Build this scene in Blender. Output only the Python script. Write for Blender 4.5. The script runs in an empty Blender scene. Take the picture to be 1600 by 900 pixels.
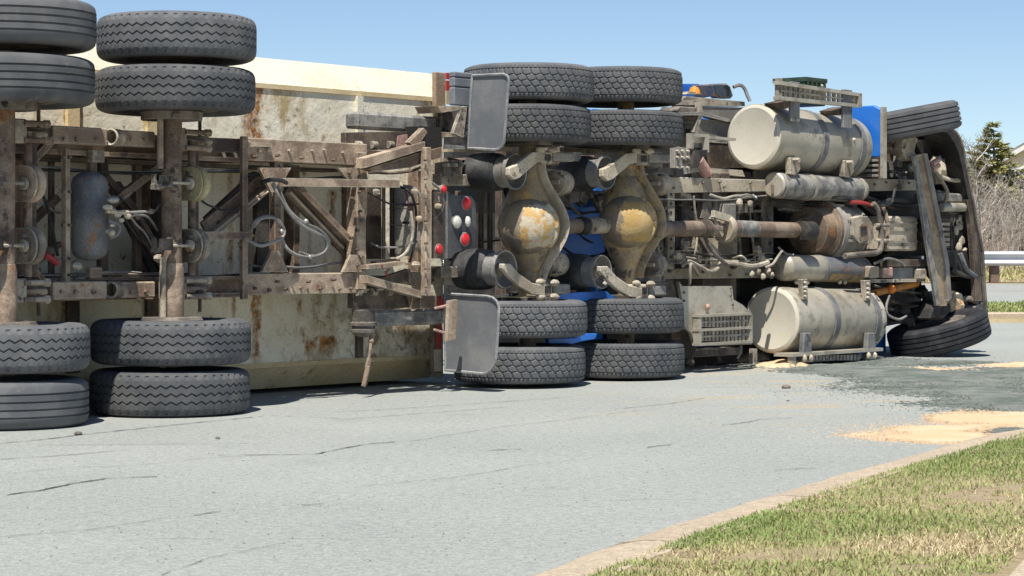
import bpy, bmesh, math, random
import numpy as np
from mathutils import Vector, Matrix
random.seed(7); RNG = np.random.default_rng(11)
R = math.radians
sc = bpy.context.scene
COL = sc.collection

# ------------------------------------------------------------------ camera, sky, sun, exposure
F_PX, EYE, HORIZ = 3450.0, 1.05, 395.0            # focal length in 1600-px pixels, eye height, horizon row
cam_d = bpy.data.cameras.new("camera"); cam = bpy.data.objects.new("camera", cam_d); COL.objects.link(cam)
cam.location = (0, 0, EYE); cam.rotation_euler = (R(90), 0, 0)
cam_d.sensor_width = 36; cam_d.lens = F_PX / 1600 * 36
cam_d.shift_y = -(450 - HORIZ) / 1600
cam_d.clip_start = 0.1; cam_d.clip_end = 3000
sc.camera = cam
SUN_EL, SUN_AZ = R(64), R(188)                    # azimuth clockwise from +Y (the view direction)
w = bpy.data.worlds.new("World"); sc.world = w; w.use_nodes = True
nt = w.node_tree; nt.nodes.clear()
sky = nt.nodes.new('ShaderNodeTexSky'); sky.sky_type = 'NISHITA'; sky.sun_disc = False
sky.sun_elevation = SUN_EL; sky.sun_rotation = SUN_AZ
sky.altitude = 2500; sky.air_density = 1.0; sky.dust_density = 0.5; sky.ozone_density = 2.2
bg = nt.nodes.new('ShaderNodeBackground'); bg.inputs[1].default_value = 0.062
wo = nt.nodes.new('ShaderNodeOutputWorld')
nt.links.new(sky.outputs[0], bg.inputs[0]); nt.links.new(bg.outputs[0], wo.inputs[0])
sun_d = bpy.data.lights.new("sun", 'SUN'); sun = bpy.data.objects.new("sun", sun_d); COL.objects.link(sun)
sun_d.energy = 3.4; sun_d.angle = R(0.53); sun_d.color = (1.0, 0.955, 0.88)
sdir = Vector((math.sin(SUN_AZ) * math.cos(SUN_EL), math.cos(SUN_AZ) * math.cos(SUN_EL), math.sin(SUN_EL)))
sun.rotation_euler = sdir.to_track_quat('Z', 'Y').to_euler(); sun.location = sdir * 60
sc.view_settings.view_transform = 'Standard'; sc.view_settings.look = 'None'
sc.view_settings.exposure = 0.98; sc.view_settings.gamma = 1.0
sc.render.engine = 'CYCLES'
try:
    sc.cycles.max_bounces = 6; sc.cycles.use_denoising = True
except Exception: pass

# ------------------------------------------------------------------ frames
TH = R(40)                                         # heading of the truck from the view axis
OX, OY = -2.235, 14.5                              # ground point under the second trailer axle
FX, FY = math.sin(TH), math.cos(TH)                # t: along the truck, towards its nose
UX, UY = -math.cos(TH), math.sin(TH)               # w: away from the wheels, towards roof
def L(px, py, w=0.0):
    """point of the truck frame (t, w, z) seen at a photo pixel, at the truck-depth w"""
    k = (px - 800.0) / F_PX
    t = (k * (OY + UY * w) - OX - UX * w) / (FX - FY * k)
    D = OY + FY * t + UY * w
    return Vector((t, w, EYE + (HORIZ - py) * D / F_PX))
def S(px, w=0.0):
    k = (px - 800.0) / F_PX
    t = (k * (OY + UY * w) - OX - UX * w) / (FX - FY * k)
    return F_PX / (OY + FY * t + UY * w)            # pixels per metre there
def G(px, py, z=0.0):
    D = (EYE - z) * F_PX / (py - HORIZ)
    return Vector(((px - 800) / F_PX * D, D, z))
def lin(r, g, b, k=1.0):
    f = lambda c: ((c / 255 + .055) / 1.055) ** 2.4 if c > 10 else c / 255 / 12.92
    return (f(r) * k, f(g) * k, f(b) * k, 1)

# ------------------------------------------------------------------ mesh builder
class MB:
    def __init__(s): s.v = []; s.f = []
    def add(s, vs, fs):
        o = len(s.v); s.v += [tuple(v) for v in vs]; s.f += [tuple(i + o for i in f) for f in fs]; return s
    def hexa(s, a, b):                              # two quads a (front) and b (back)
        return s.add(list(a) + list(b), [(0,1,2,3),(7,6,5,4),(0,4,5,1),(1,5,6,2),(2,6,7,3),(3,7,4,0)])
    def box(s, c, d, rz=0, M=None):
        c = Vector(c); x, y, z = d[0]/2, d[1]/2, d[2]/2
        q = [Vector(p) for p in ((-x,-y,-z),(x,-y,-z),(x,-y,z),(-x,-y,z),(-x,y,-z),(x,y,-z),(x,y,z),(-x,y,z))]
        if M is not None: q = [M @ p for p in q]
        q = [c + p for p in q]
        return s.hexa(q[:4], q[4:])
    def prism(s, pts, ext):
        n = len(pts); ext = Vector(ext); pts = [Vector(p) for p in pts]
        vs = pts + [p + ext for p in pts]
        return s.add(vs, [tuple(range(n)), tuple(range(2*n-1, n-1, -1))] + [(i, i+n, (i+1)%n+n, (i+1)%n) for i in range(n)])
    def rect(s, x0, y0, x1, y1, w, d):              # level box whose front face covers that photo rectangle at depth w
        a, b = L(x0, y0, w), L(x1, y1, w); m0, m1 = L((x0+x1)/2, y0, w).z, L((x0+x1)/2, y1, w).z
        return s.prism([(a.x,w,m1),(b.x,w,m1),(b.x,w,m0),(a.x,w,m0)], (0,d,0))
    def tz(s, t0, t1, z0, z1, w, d):
        return s.prism([(t0,w,z0),(t1,w,z0),(t1,w,z1),(t0,w,z1)], (0,d,0))
    def poly(s, pts, w, d):
        return s.prism([L(x, y, w) for x, y in pts][::-1], (0,d,0))
    def vbar(s, x0, x1, y0, y1, w, frac=.45):       # upright bar, its near side face seen on the left, its front on the right
        xm = x0 + (x1 - x0) * frac; k = (xm - 800) / F_PX
        d = (xm - x0) / (S(xm, w) * (FY + k * FX))
        return s.rect(xm, y0, x1, y1, w, max(d, .012))
    def bar(s, p0, p1, a, b, up=(0,1,0)):           # straight bar, a wide, b deep along 'up'
        p0, p1 = Vector(p0), Vector(p1); d = (p1 - p0).normalized(); up = Vector(up)
        n = d.cross(up).normalized(); u = n.cross(d).normalized()
        q = [(-a/2,-b/2),(a/2,-b/2),(a/2,b/2),(-a/2,b/2)]
        return s.hexa([p0 + n*x + u*y for x, y in q], [p1 + n*x + u*y for x, y in q])
    def lathe(s, o, ax, prof, n=28, cap=True):
        o = Vector(o); ax = Vector(ax).normalized()
        ref = Vector((0,0,1)) if abs(ax.z) < .9 else Vector((1,0,0))
        e1 = ax.cross(ref).normalized(); e2 = ax.cross(e1)
        vs = []; fs = []
        for a, r in prof:
            for i in range(n):
                c = 2*math.pi*i/n; vs.append(o + ax*a + e1*(r*math.cos(c)) + e2*(r*math.sin(c)))
        for j in range(len(prof)-1):
            for i in range(n):
                k = (i+1) % n; fs.append((j*n+i, j*n+k, (j+1)*n+k, (j+1)*n+i))
        if cap:
            if prof[0][1] > 1e-6: fs.append(tuple(range(n-1,-1,-1)))
            if prof[-1][1] > 1e-6: fs.append(tuple(range((len(prof)-1)*n, len(prof)*n)))
        return s.add(vs, fs)
    def cyl(s, p0, p1, r0, r1=None, n=20, bev=0.0):
        p0, p1 = Vector(p0), Vector(p1); h = (p1-p0).length; r1 = r0 if r1 is None else r1
        pr = [(0,r0),(h,r1)] if not bev else [(0,r0-bev),(bev*.3,r0-bev*.3),(bev,r0),(h-bev,r1),(h-bev*.3,r1-bev*.3),(h,r1-bev)]
        return s.lathe(p0, p1-p0, pr, n)
    def tube(s, pts, r, n=7, smooth=5):
        P = [Vector(p) for p in pts]
        if smooth and len(P) > 2:
            Q = []
            for i in range(len(P)-1):
                a, b, c, d = P[max(i-1,0)], P[i], P[i+1], P[min(i+2,len(P)-1)]
                for j in range(smooth):
                    u = j/smooth
                    Q.append(.5*((2*b)+(c-a)*u+(2*a-5*b+4*c-d)*u*u+(3*b-a-3*c+d)*u**3))
            P = Q + [P[-1]]
        vs = []; fs = []; prev = None
        for i, p in enumerate(P):
            d = (P[min(i+1,len(P)-1)] - P[max(i-1,0)]).normalized()
            if prev is None: prev = d.orthogonal().normalized()
            e1 = (prev - d*prev.dot(d)).normalized(); e2 = d.cross(e1); prev = e1
            rr = r(i/(len(P)-1)) if callable(r) else r
            for k in range(n):
                c = 2*math.pi*k/n; vs.append(p + e1*(rr*math.cos(c)) + e2*(rr*math.sin(c)))
        for i in range(len(P)-1):
            for k in range(n):
                m = (k+1) % n; fs.append((i*n+k, i*n+m, (i+1)*n+m, (i+1)*n+k))
        fs += [tuple(range(n-1,-1,-1)), tuple(range((len(P)-1)*n, len(P)*n))]
        return s.add(vs, fs)
    def hose(s, pts, r, n=7): return s.tube([L(*p) for p in pts], r, n)
    def ball(s, c, r, n=12, m=8, sq=(1,1,1), jit=0):
        c = Vector(c); vs = [c + Vector((0,0,r*sq[2]))]; fs = []
        for j in range(1, m):
            for i in range(n):
                a, b = math.pi*j/m, 2*math.pi*i/n; q = r*(1+random.uniform(-jit,jit))
                vs.append(c + Vector((q*sq[0]*math.sin(a)*math.cos(b), q*sq[1]*math.sin(a)*math.sin(b), q*sq[2]*math.cos(a))))
        vs.append(c - Vector((0,0,r*sq[2])))
        for i in range(n):
            k = (i+1) % n; fs.append((0, 1+i, 1+k)); e = len(vs)-1; b = 1+(m-2)*n; fs.append((e, b+k, b+i))
            for j in range(m-2): fs.append((1+j*n+i, 1+(j+1)*n+i, 1+(j+1)*n+k, 1+j*n+k))
        return s.add(vs, fs)
    def loft(s, secs, n=20):                        # secs: (centre, rt, rw) ellipses in the (t, w) plane, stacked along z
        vs = []; fs = []
        for c, rt, rw in secs:
            c = Vector(c)
            for i in range(n):
                a = 2*math.pi*i/n; vs.append(c + Vector((rt*math.cos(a), rw*math.sin(a), 0)))
        for j in range(len(secs)-1):
            for i in range(n):
                k = (i+1) % n; fs.append((j*n+i, j*n+k, (j+1)*n+k, (j+1)*n+i))
        fs += [tuple(range(n-1,-1,-1)), tuple(range((len(secs)-1)*n, len(secs)*n))]
        return s.add(vs, fs)
    def mesh(s, name, mat, smooth=35, centre=True, bevel=0):
        c = Vector((0,0,0))
        if centre:
            A = np.array(s.v); c = Vector(((A.min(0)+A.max(0))/2).tolist())
        me = bpy.data.meshes.new(name)
        me.from_pydata([tuple(Vector(v)-c) for v in s.v], [], s.f)
        bm = bmesh.new(); bm.from_mesh(me)
        if bevel:
            ed = [e for e in bm.edges if len(e.link_faces) == 2 and e.calc_face_angle(0) > .6]
            bmesh.ops.bevel(bm, geom=ed, offset=bevel, segments=1, affect='EDGES', clamp_overlap=True)
        bmesh.ops.recalc_face_normals(bm, faces=bm.faces)
        bm.to_mesh(me); bm.free()
        if smooth:
            me.polygons.foreach_set('use_smooth', [True]*len(me.polygons)); me.set_sharp_from_angle(angle=R(smooth))
        me.materials.append(mat); return me, c
    def build(s, name, mat, parent=None, label=None, **kw):
        me, c = s.mesh(name, mat, **kw)
        return link(name, me, parent, c, label)
ORG = {}                                            # origin of each object in the truck frame
def link(name, me, parent=None, c=(0,0,0), label=None):
    o = bpy.data.objects.new(name, me); COL.objects.link(o); c = Vector(c)
    if parent is not None:
        o.parent = parent; o.location = c - ORG[parent]
    else: o.location = c
    ORG[o] = c
    if label: o['label'] = label
    return o
def tag(o, label=None, cat=None, group=None, kind=None):
    if label: o['label'] = label
    if cat: o['category'] = cat
    if group: o['group'] = group
    if kind: o['kind'] = kind
    return o
def quick(name, verts, faces, mat, smooth=False, attr=None):
    """big meshes straight from numpy; faces all of one size"""
    me = bpy.data.meshes.new(name); verts = np.asarray(verts, np.float32); faces = np.asarray(faces, np.int32)
    k = faces.shape[1]
    me.vertices.add(len(verts)); me.vertices.foreach_set('co', verts.ravel())
    me.loops.add(faces.size); me.loops.foreach_set('vertex_index', faces.ravel())
    me.polygons.add(len(faces)); me.polygons.foreach_set('loop_start', np.arange(0, faces.size, k, dtype=np.int32))
    if attr is not None:
        a = me.attributes.new('tint', 'FLOAT', 'POINT'); a.data.foreach_set('value', np.asarray(attr, np.float32))
    me.update(calc_edges=True); me.validate()
    me.polygons.foreach_set('use_smooth', [bool(smooth)]*len(me.polygons))
    me.materials.append(mat); return me

# ------------------------------------------------------------------ materials
class NM:
    def __init__(s, name, rough=.7, metal=0.0, coord='Object', rnd=True, spec=.4):
        s.m = bpy.data.materials.new(name); s.m.use_nodes = True; s.t = s.m.node_tree; s.t.nodes.clear()
        s.b = s.n('ShaderNodeBsdfPrincipled'); o = s.n('ShaderNodeOutputMaterial'); s.l(s.b.outputs[0], o.inputs[0])
        s.b.inputs['Roughness'].default_value = rough; s.b.inputs['Metallic'].default_value = metal
        s.b.inputs['Specular IOR Level'].default_value = spec
        tc = s.n('ShaderNodeTexCoord'); s.co = tc.outputs[coord]
        if rnd:
            oi = s.n('ShaderNodeObjectInfo'); mu = s.n('ShaderNodeMath', operation='MULTIPLY'); s.l(oi.outputs['Random'], mu.inputs[0]); mu.inputs[1].default_value = 60
            ad = s.n('ShaderNodeVectorMath', operation='ADD'); s.l(s.co, ad.inputs[0]); s.l(mu.outputs[0], ad.inputs[1]); s.co = ad.outputs[0]
        s.h = None
    def n(s, k, **kw):
        q = s.t.nodes.new(k)
        for a, v in kw.items(): setattr(q, a, v)
        return q
    def l(s, a, b): s.t.links.new(a, b)
    def noise(s, scale, detail=5, rough=.6, stretch=None, lo=.4, hi=.6, dist=0):
        v = s.co
        if stretch:
            mp = s.n('ShaderNodeMapping'); mp.inputs['Scale'].default_value = stretch; s.l(v, mp.inputs[0]); v = mp.outputs[0]
        q = s.n('ShaderNodeTexNoise'); q.inputs['Scale'].default_value = scale; q.inputs['Detail'].default_value = detail
        q.inputs['Roughness'].default_value = rough; q.inputs['Distortion'].default_value = dist; s.l(v, q.inputs['Vector'])
        return s.ramp(q.outputs['Fac'], lo, hi)
    def ramp(s, v, lo, hi):
        r = s.n('ShaderNodeMapRange', interpolation_type='SMOOTHSTEP'); s.l(v, r.inputs[0])
        r.inputs[1].default_value = lo; r.inputs[2].default_value = hi; return r.outputs[0]
    def math(s, op, a, b=None):
        q = s.n('ShaderNodeMath', operation=op)
        for i, x in enumerate((a, b)):
            if x is None: continue
            if isinstance(x, (int, float)): q.inputs[i].default_value = x
            else: s.l(x, q.inputs[i])
        return q.outputs[0]
    def mix(s, fac, a, b):
        q = s.n('ShaderNodeMix', data_type='RGBA')
        if isinstance(fac, (int, float)): q.inputs[0].default_value = fac
        else: s.l(fac, q.inputs[0])
        for i, x in ((6, a), (7, b)):
            if isinstance(x, tuple): q.inputs[i].default_value = x
            else: s.l(x, q.inputs[i])
        return q.outputs[2]
    def col(s, c):
        if isinstance(c, tuple): s.b.inputs['Base Color'].default_value = c
        else: s.l(c, s.b.inputs['Base Color'])
        return s
    def bump(s, v, strength=.3, dist=.005):
        q = s.n('ShaderNodeBump'); q.inputs['Strength'].default_value = strength; q.inputs['Distance'].default_value = dist
        if s.h is not None: s.l(s.h, q.inputs['Normal'])
        s.l(v, q.inputs['Height']); s.l(q.outputs[0], s.b.inputs['Normal']); s.h = q.outputs[0]; return s
def grimy(name, base, dust, rust=None, rough=.75, metal=0.0, big=4, d=(.40,.62), r=(.58,.66), dark=None, bump=.35, spec=.3, fine_amp=.55, wear_hilite=0):
    m = NM(name, rough, metal, spec=spec)
    c = m.mix(m.noise(big, 6, .62, lo=d[0], hi=d[1]), base, dust)
    if dark: c = m.mix(m.noise(big*2.3, 5, .6, lo=.56, hi=.66), c, dark)
    if rust: c = m.mix(m.noise(big*1.7, 8, .7, lo=r[0], hi=r[1]), c, rust)
    if wear_hilite:                                         # dust and bare metal on the edges, with edge highlights painted in
        bv = m.n('ShaderNodeBevel', samples=4); bv.inputs['Radius'].default_value = .014; ge = m.n('ShaderNodeNewGeometry')
        dt = m.n('ShaderNodeVectorMath', operation='DOT_PRODUCT'); m.l(bv.outputs[0], dt.inputs[0]); m.l(ge.outputs['Normal'], dt.inputs[1])
        e = m.ramp(m.math('SUBTRACT', 1.0, dt.outputs['Value']), .01, .16)
        e = m.math('MULTIPLY', m.math('MULTIPLY', e, m.noise(18, 5, .7, lo=.30, hi=.60)), wear_hilite)
        c = m.mix(e, c, tuple(min(.62, x*1.75+.04) for x in dust[:3]) + (1,))
    fine = m.noise(90, 4, .7, lo=.25, hi=.75)
    c2 = m.n('ShaderNodeHueSaturation'); m.l(c, c2.inputs['Color']); m.l(m.math('ADD', m.math('MULTIPLY', fine, fine_amp), 1-fine_amp*.5), c2.inputs['Value'])
    m.col(c2.outputs[0]); m.bump(m.noise(45, 6, .65, lo=.2, hi=.8), bump, .006)
    return m.m
STREAKS = [(L(400,0,.85).x, .11, 1.72, 2.30, 1.0), (L(386,0,.85).x, .06, 1.8, 2.28, .8), (L(104,0,.85).x, .06, 1.75, 2.3, .9), (L(126,0,.85).x, .03, 1.75, 2.3, .9),
           (L(226,0,.85).x, .03, 1.75, 2.3, .6), (L(400,0,.85).x, .06, .20, .80, 1.0), (L(366,0,.85).x, .03, .40, .80, .9), (L(98,0,.85).x, .03, .4, .8, .9),
           (L(360,0,.85).x, .04, .9, 1.75, .7), (L(376,0,.85).x, .03, .9, 1.6, .7), (L(518,0,.85).x, .05, 1.1, 1.55, .9), (L(484,0,.85).x, .03, .9, 1.3, .6),
           (L(509,0,.85).x, .10, .26, .44, 1.3), (L(484,0,.85).x, .07, .24, .42, 1.1), (L(466,0,.85).x, .05, .55, .72, .9), (L(505,0,.85).x, .03, 1.75, 1.98, .5), (L(620,0,.85).x,.04,1.72,1.95,.5), (L(255,0,.85).x,.03,.4,.85,.6)]
M = {}
M['frame'] = grimy('frame steel', (.135,.092,.066,1), (.315,.236,.172,1), (.20,.09,.04,1), r=(.60,.68), dark=(.06,.048,.04,1), wear_hilite=.8)
M['frame_light'] = grimy('dusty frame steel', (.215,.155,.112,1), (.46,.355,.258,1), (.26,.12,.055,1), r=(.60,.68), wear_hilite=.8)
M['frame_dark'] = grimy('dark frame steel', (.062,.047,.038,1), (.16,.122,.09,1), (.13,.06,.03,1), r=(.62,.7), wear_hilite=.8)
M['dusty'] = grimy('dust coated metal', (.20,.165,.125,1), (.45,.385,.29,1), (.26,.15,.075,1), r=(.62,.70), dark=(.08,.07,.06,1), wear_hilite=.8)
M['dusty_dark'] = grimy('grimy dark metal', (.075,.066,.058,1), (.215,.185,.15,1), (.15,.075,.035,1), r=(.6,.68), dark=(.022,.021,.02,1), wear_hilite=.8)
M['rail'] = grimy('dusty chassis rail', (.34,.28,.20,1), (.52,.45,.34,1), (.12,.10,.08,1), r=(.58,.66), big=3, wear_hilite=.8)
M['black'] = grimy('black oily metal', (.028,.026,.024,1), (.085,.074,.063,1), rough=.55, d=(.45,.7))
M['rust'] = grimy('rusty iron', (.12,.085,.06,1), (.25,.19,.135,1), (.24,.11,.05,1), r=(.56,.66), wear_hilite=.8)
M['shaft'] = grimy('rust brown shaft', (.16,.115,.085,1), (.27,.21,.16,1), (.24,.12,.06,1), r=(.56,.66), big=5)
M['grease'] = grimy('oily yellow housing', (.34,.26,.15,1), (.22,.18,.13,1), (.50,.31,.11,1), r=(.54,.66), rough=.5, big=5, dark=(.11,.09,.075,1))
M['dome_plain'] = grimy('peeling yellow cover', (.58,.40,.17,1), (.44,.26,.085,1), (.60,.56,.47,1), r=(.5,.56), rough=.55, big=7, dark=(.17,.10,.05,1))
M['housing'] = grimy('tan housing', (.42,.33,.20,1), (.25,.20,.145,1), (.46,.31,.14,1), r=(.52,.62), big=5, dark=(.09,.075,.06,1), wear_hilite=.8)
M['alu'] = grimy('dusty aluminium tank', (.37,.335,.265,1), (.47,.43,.345,1), (.26,.225,.17,1), rough=.45, metal=.25, big=2.2, r=(.53,.66), bump=.06, dark=(.30,.27,.21,1), fine_amp=.25)
M['cap'] = grimy('pale dusty tank end', (.56,.51,.405,1), (.61,.565,.46,1), (.46,.41,.32,1), rough=.6, big=3, r=(.6,.72), bump=.03, fine_amp=.15)
M['tank_dark'] = grimy('dusty dark cylinder', (.14,.135,.13,1), (.30,.285,.25,1), (.07,.07,.075,1), rough=.6, big=8, r=(.56,.7), bump=.2, wear_hilite=.8)
M['tank_navy'] = grimy('navy air tank paint', (.115,.122,.14,1), (.215,.21,.20,1), (.26,.15,.085,1), rough=.5, r=(.55,.61), bump=.2)
M['band'] = grimy('worn steel strap', (.115,.118,.12,1), (.21,.205,.19,1), (.075,.078,.08,1), rough=.5, r=(.55,.66), bump=.2, wear_hilite=.8)
M['steel'] = grimy('bare steel', (.42,.41,.39,1), (.30,.28,.25,1), rough=.4, metal=.55, bump=.15)
M['bag'] = grimy('air spring rubber', (.030,.031,.033,1), (.105,.103,.10,1), rough=.7, d=(.45,.68), big=3, bump=.2)
M['flap'] = grimy('mud flap rubber', (.150,.157,.165,1), (.215,.214,.21,1), (.27,.25,.22,1), r=(.6,.75), rough=.8, big=2.5, bump=.1, fine_amp=.2)
M['flap_edge'] = grimy('worn flap edge', (.22,.225,.23,1), (.33,.325,.315,1), rough=.8, big=5)
M['plastic'] = grimy('grey fender plastic', (.15,.165,.185,1), (.21,.22,.235,1), rough=.55, big=3, bump=.1)
M['blue'] = grimy('blue truck paint', (.022,.165,.58,1), (.045,.19,.56,1), rough=.35, d=(.5,.75), bump=.05, spec=.5)
M['green'] = grimy('dark green box paint', (.030,.055,.030,1), (.06,.085,.05,1), rough=.6)
M['hose'] = grimy('grey air hose', (.15,.145,.14,1), (.30,.28,.255,1), rough=.6)
M['hose_black'] = grimy('black hose', (.012,.012,.013,1), (.05,.05,.048,1), rough=.55)
M['red_wire'] = grimy('red wire', (.35,.03,.03,1), (.22,.05,.04,1), rough=.5)
M['brass'] = grimy('brass fitting', (.50,.42,.30,1), (.60,.55,.46,1), (.40,.18,.06,1), rough=.45, metal=.3)
M['zinc'] = grimy('yellow zinc plate', (.42,.36,.19,1), (.52,.46,.29,1), (.14,.11,.07,1), rough=.5, metal=.2)
M['lamp_red'] = grimy('red lamp lens', (.62,.012,.018,1), (.52,.02,.025,1), rough=.42, bump=.1, spec=.5)
M['lamp_white'] = grimy('clear lamp lens', (.55,.53,.46,1), (.66,.64,.58,1), rough=.3, bump=.1, spec=.5)
M['amber'] = grimy('amber lamp lens', (.75,.22,.03,1), (.70,.28,.05,1), rough=.3, bump=.05)
M['tape_red'] = grimy('red reflective tape', (.50,.03,.03,1), (.42,.08,.07,1), rough=.5)
M['tape_white'] = grimy('pale reflective tape', (.50,.42,.28,1), (.60,.53,.40,1), rough=.5)
M['pink'] = grimy('faded primer steel', (.50,.30,.25,1), (.36,.25,.20,1), (.20,.12,.08,1), rough=.7)
M['wood'] = grimy('weathered wood', (.30,.22,.15,1), (.42,.34,.26,1), rough=.85)
M['glass'] = grimy('dark window glass', (.02,.025,.03,1), (.03,.035,.04,1), rough=.12, bump=.02, spec=.6)
M['foam'] = grimy('cream crumpled lining', (.66,.50,.30,1), (.72,.60,.42,1), (.60,.22,.07,1), r=(.55,.62), rough=.8, big=8)
M['orange'] = grimy('orange painted rod', (.50,.20,.03,1), (.25,.13,.05,1), rough=.5)
M['grey_box'] = grimy('grey dusty box', (.20,.185,.165,1), (.31,.285,.245,1), (.10,.09,.08,1), r=(.6,.7), big=3, wear_hilite=.8)

M['beam'] = grimy('tan dusted axle beam', (.26,.19,.12,1), (.40,.31,.20,1), (.09,.08,.07,1), r=(.56,.64), big=6, wear_hilite=.8)
M['panel'] = grimy('dark lamp panel', (.045,.047,.052,1), (.09,.09,.09,1), rough=.6, big=4, bump=.15)

def patched(name, ca, cb, cc, edge):
    # oil soaked iron with a bleached patch of old paint on the side facing the road
    m = NM(name, .6, spec=.3); tc = m.n('ShaderNodeTexCoord'); sx = m.n('ShaderNodeSeparateXYZ'); m.l(tc.outputs['Object'], sx.inputs[0])
    base = m.mix(m.noise(5, 6, .65, lo=.4, hi=.62), (.28,.225,.155,1), (.17,.148,.125,1)); base = m.mix(m.noise(9, 6, .65, lo=.56, hi=.66), base, (.40,.26,.10,1))
    paint = m.mix(m.noise(7, 7, .7, lo=.48, hi=.55), ca, cb); paint = m.mix(m.noise(13, 6, .7, lo=.6, hi=.68), paint, cc)
    d = m.math('ADD', m.math('SUBTRACT', m.math('MULTIPLY', sx.outputs[0], .75), m.math('MULTIPLY', sx.outputs[1], 1.0)), m.math('MULTIPLY', m.math('SUBTRACT', m.noise(8, 6, .7, lo=.1, hi=.9), .5), .14))
    r2 = m.math('ADD', m.math('ABSOLUTE', sx.outputs[2]), m.math('MULTIPLY', m.noise(9,5,.7,lo=.1,hi=.9), .06))
    f = m.math('MULTIPLY', m.ramp(d, edge, edge+.015), m.math('SUBTRACT', 1.0, m.ramp(r2, .185, .205)))
    f = m.math('MULTIPLY', f, m.math('SUBTRACT', 1.0, m.math('MULTIPLY', m.noise(15, 8, .75, lo=.57, hi=.64), .8)))
    m.col(m.mix(f, base, paint)); m.bump(m.noise(40, 6, .65, lo=.2, hi=.8), .4, .006); m.bump(f, .5, .006); return m.m
M['dome'] = patched('peeling axle cover', (.50,.44,.33,1), (.48,.305,.115,1), (.30,.18,.075,1), -.045)
M['dome2'] = patched('ochre axle cover', (.44,.285,.105,1), (.48,.345,.16,1), (.26,.165,.075,1), -.03)

# rubber: dusty tread, a little lighter and browner in patches
m = NM('tyre rubber', .8, spec=.25)
c = m.mix(m.noise(5, 5, .6, lo=.35, hi=.7), (.088,.092,.098,1), (.135,.135,.134,1))
c = m.mix(m.noise(14, 6, .65, lo=.60, hi=.75), c, (.165,.152,.135,1))
oi = m.n('ShaderNodeObjectInfo'); hs = m.n('ShaderNodeHueSaturation'); m.l(c, hs.inputs['Color']); m.l(m.math('ADD', m.math('MULTIPLY', oi.outputs['Random'], .34), .80), hs.inputs['Value'])
c = m.mix(m.noise(3, 7, .7, lo=.60, hi=.72), hs.outputs[0], (.17,.155,.135,1)); c = m.mix(m.noise(2.2, 7, .7, lo=.62, hi=.72), c, (.05,.052,.056,1))
m.col(c); m.bump(m.noise(160, 3, .6, lo=.2, hi=.8), .2, .003); M['tyre'] = m.m
m = NM('dark tyre rubber', .7, spec=.3)  # darker rubber for the lower front tyre
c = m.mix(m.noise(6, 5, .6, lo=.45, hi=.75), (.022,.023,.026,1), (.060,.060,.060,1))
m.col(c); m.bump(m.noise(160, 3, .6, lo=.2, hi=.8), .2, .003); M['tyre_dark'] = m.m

# dump body paint: cream, stained, with rust runs whose places are given in truck coordinates (t, w, z)
m = NM('rust streaked cream paint', .65, rnd=False, spec=.3)
sx = m.n('ShaderNodeSeparateXYZ'); m.l(m.co, sx.inputs[0]); t_, z_ = sx.outputs[0], sx.outputs[2]
c = m.mix(m.noise(1.6, 6, .6, lo=.38, hi=.64), (.83,.78,.63,1), (.74,.67,.50,1))
c = m.mix(m.noise(3.0, 7, .68, stretch=(1,1,.35), lo=.54, hi=.68), c, (.46,.355,.19,1))
rustc = m.mix(m.noise(30, 5, .7, lo=.4, hi=.6), (.42,.19,.045,1), (.14,.06,.025,1))
wob = m.noise(7, 5, .7, stretch=(1,1,.6), lo=.2, hi=.8); wob2 = m.noise(22, 5, .75, lo=.3, hi=.7)
acc = None
for (t0, hw, za, zb, a) in STREAKS:
    d = m.math('ABSOLUTE', m.math('SUBTRACT', m.math('ADD', t_, m.math('MULTIPLY', m.math('SUBTRACT', wob, .5), hw*1.6)), t0))
    f = m.math('SUBTRACT', 1.0, m.ramp(d, hw*.15, hw))
    f = m.math('MULTIPLY', f, m.math('MULTIPLY', m.ramp(z_, za, za+.12), m.math('SUBTRACT', 1.0, m.ramp(z_, zb-.05, zb))))
    f = m.math('MULTIPLY', f, m.math('MULTIPLY', m.math('ADD', wob2, .35), a))
    acc = f if acc is None else m.math('MAXIMUM', acc, f)
spots = m.noise(6.5, 6, .7, stretch=(1,1,.7), lo=.64, hi=.69)
acc = m.math('MAXIMUM', acc, m.math('MULTIPLY', spots, .9))
# brown mottled soiling low on the panel towards its front
soil = m.math('MULTIPLY', m.noise(3.2, 8, .72, lo=.42, hi=.60), m.math('MULTIPLY', m.ramp(t_, 1.9, 2.5), m.math('SUBTRACT', 1.0, m.ramp(z_, .55, .95))))
c = m.mix(m.math('MULTIPLY', soil, .8), c, (.26,.175,.085,1))
low = m.math('MULTIPLY', m.noise(2.0, 8, .72, lo=.35, hi=.62), m.math('SUBTRACT', 1.0, m.ramp(z_, .6, .95)))
c = m.mix(m.math('MULTIPLY', low, .42), c, (.55,.43,.24,1)); c = m.mix(m.math('MULTIPLY', m.noise(11, 7, .75, lo=.60, hi=.66), .7), c, (.20,.13,.065,1))
mot = m.math('MULTIPLY', m.noise(8, 8, .78, lo=.53, hi=.60, dist=.6), m.math('MULTIPLY', m.ramp(t_, 1.5, 2.3), m.math('SUBTRACT', 1.0, m.ramp(z_, .5, .9))))
c = m.mix(m.math('MULTIPLY', mot, .75), c, (.19,.12,.06,1))
c = m.mix(acc, c, rustc)
hs = m.n('ShaderNodeHueSaturation'); m.l(c, hs.inputs['Color']); m.l(m.math('ADD', m.math('MULTIPLY', m.noise(60, 4, .7, lo=.25, hi=.75), .22), .89), hs.inputs['Value'])
m.col(hs.outputs[0]); m.bump(m.noise(8, 5, .6, lo=.2, hi=.8), .25, .02); M['cream'] = m.m
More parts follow.
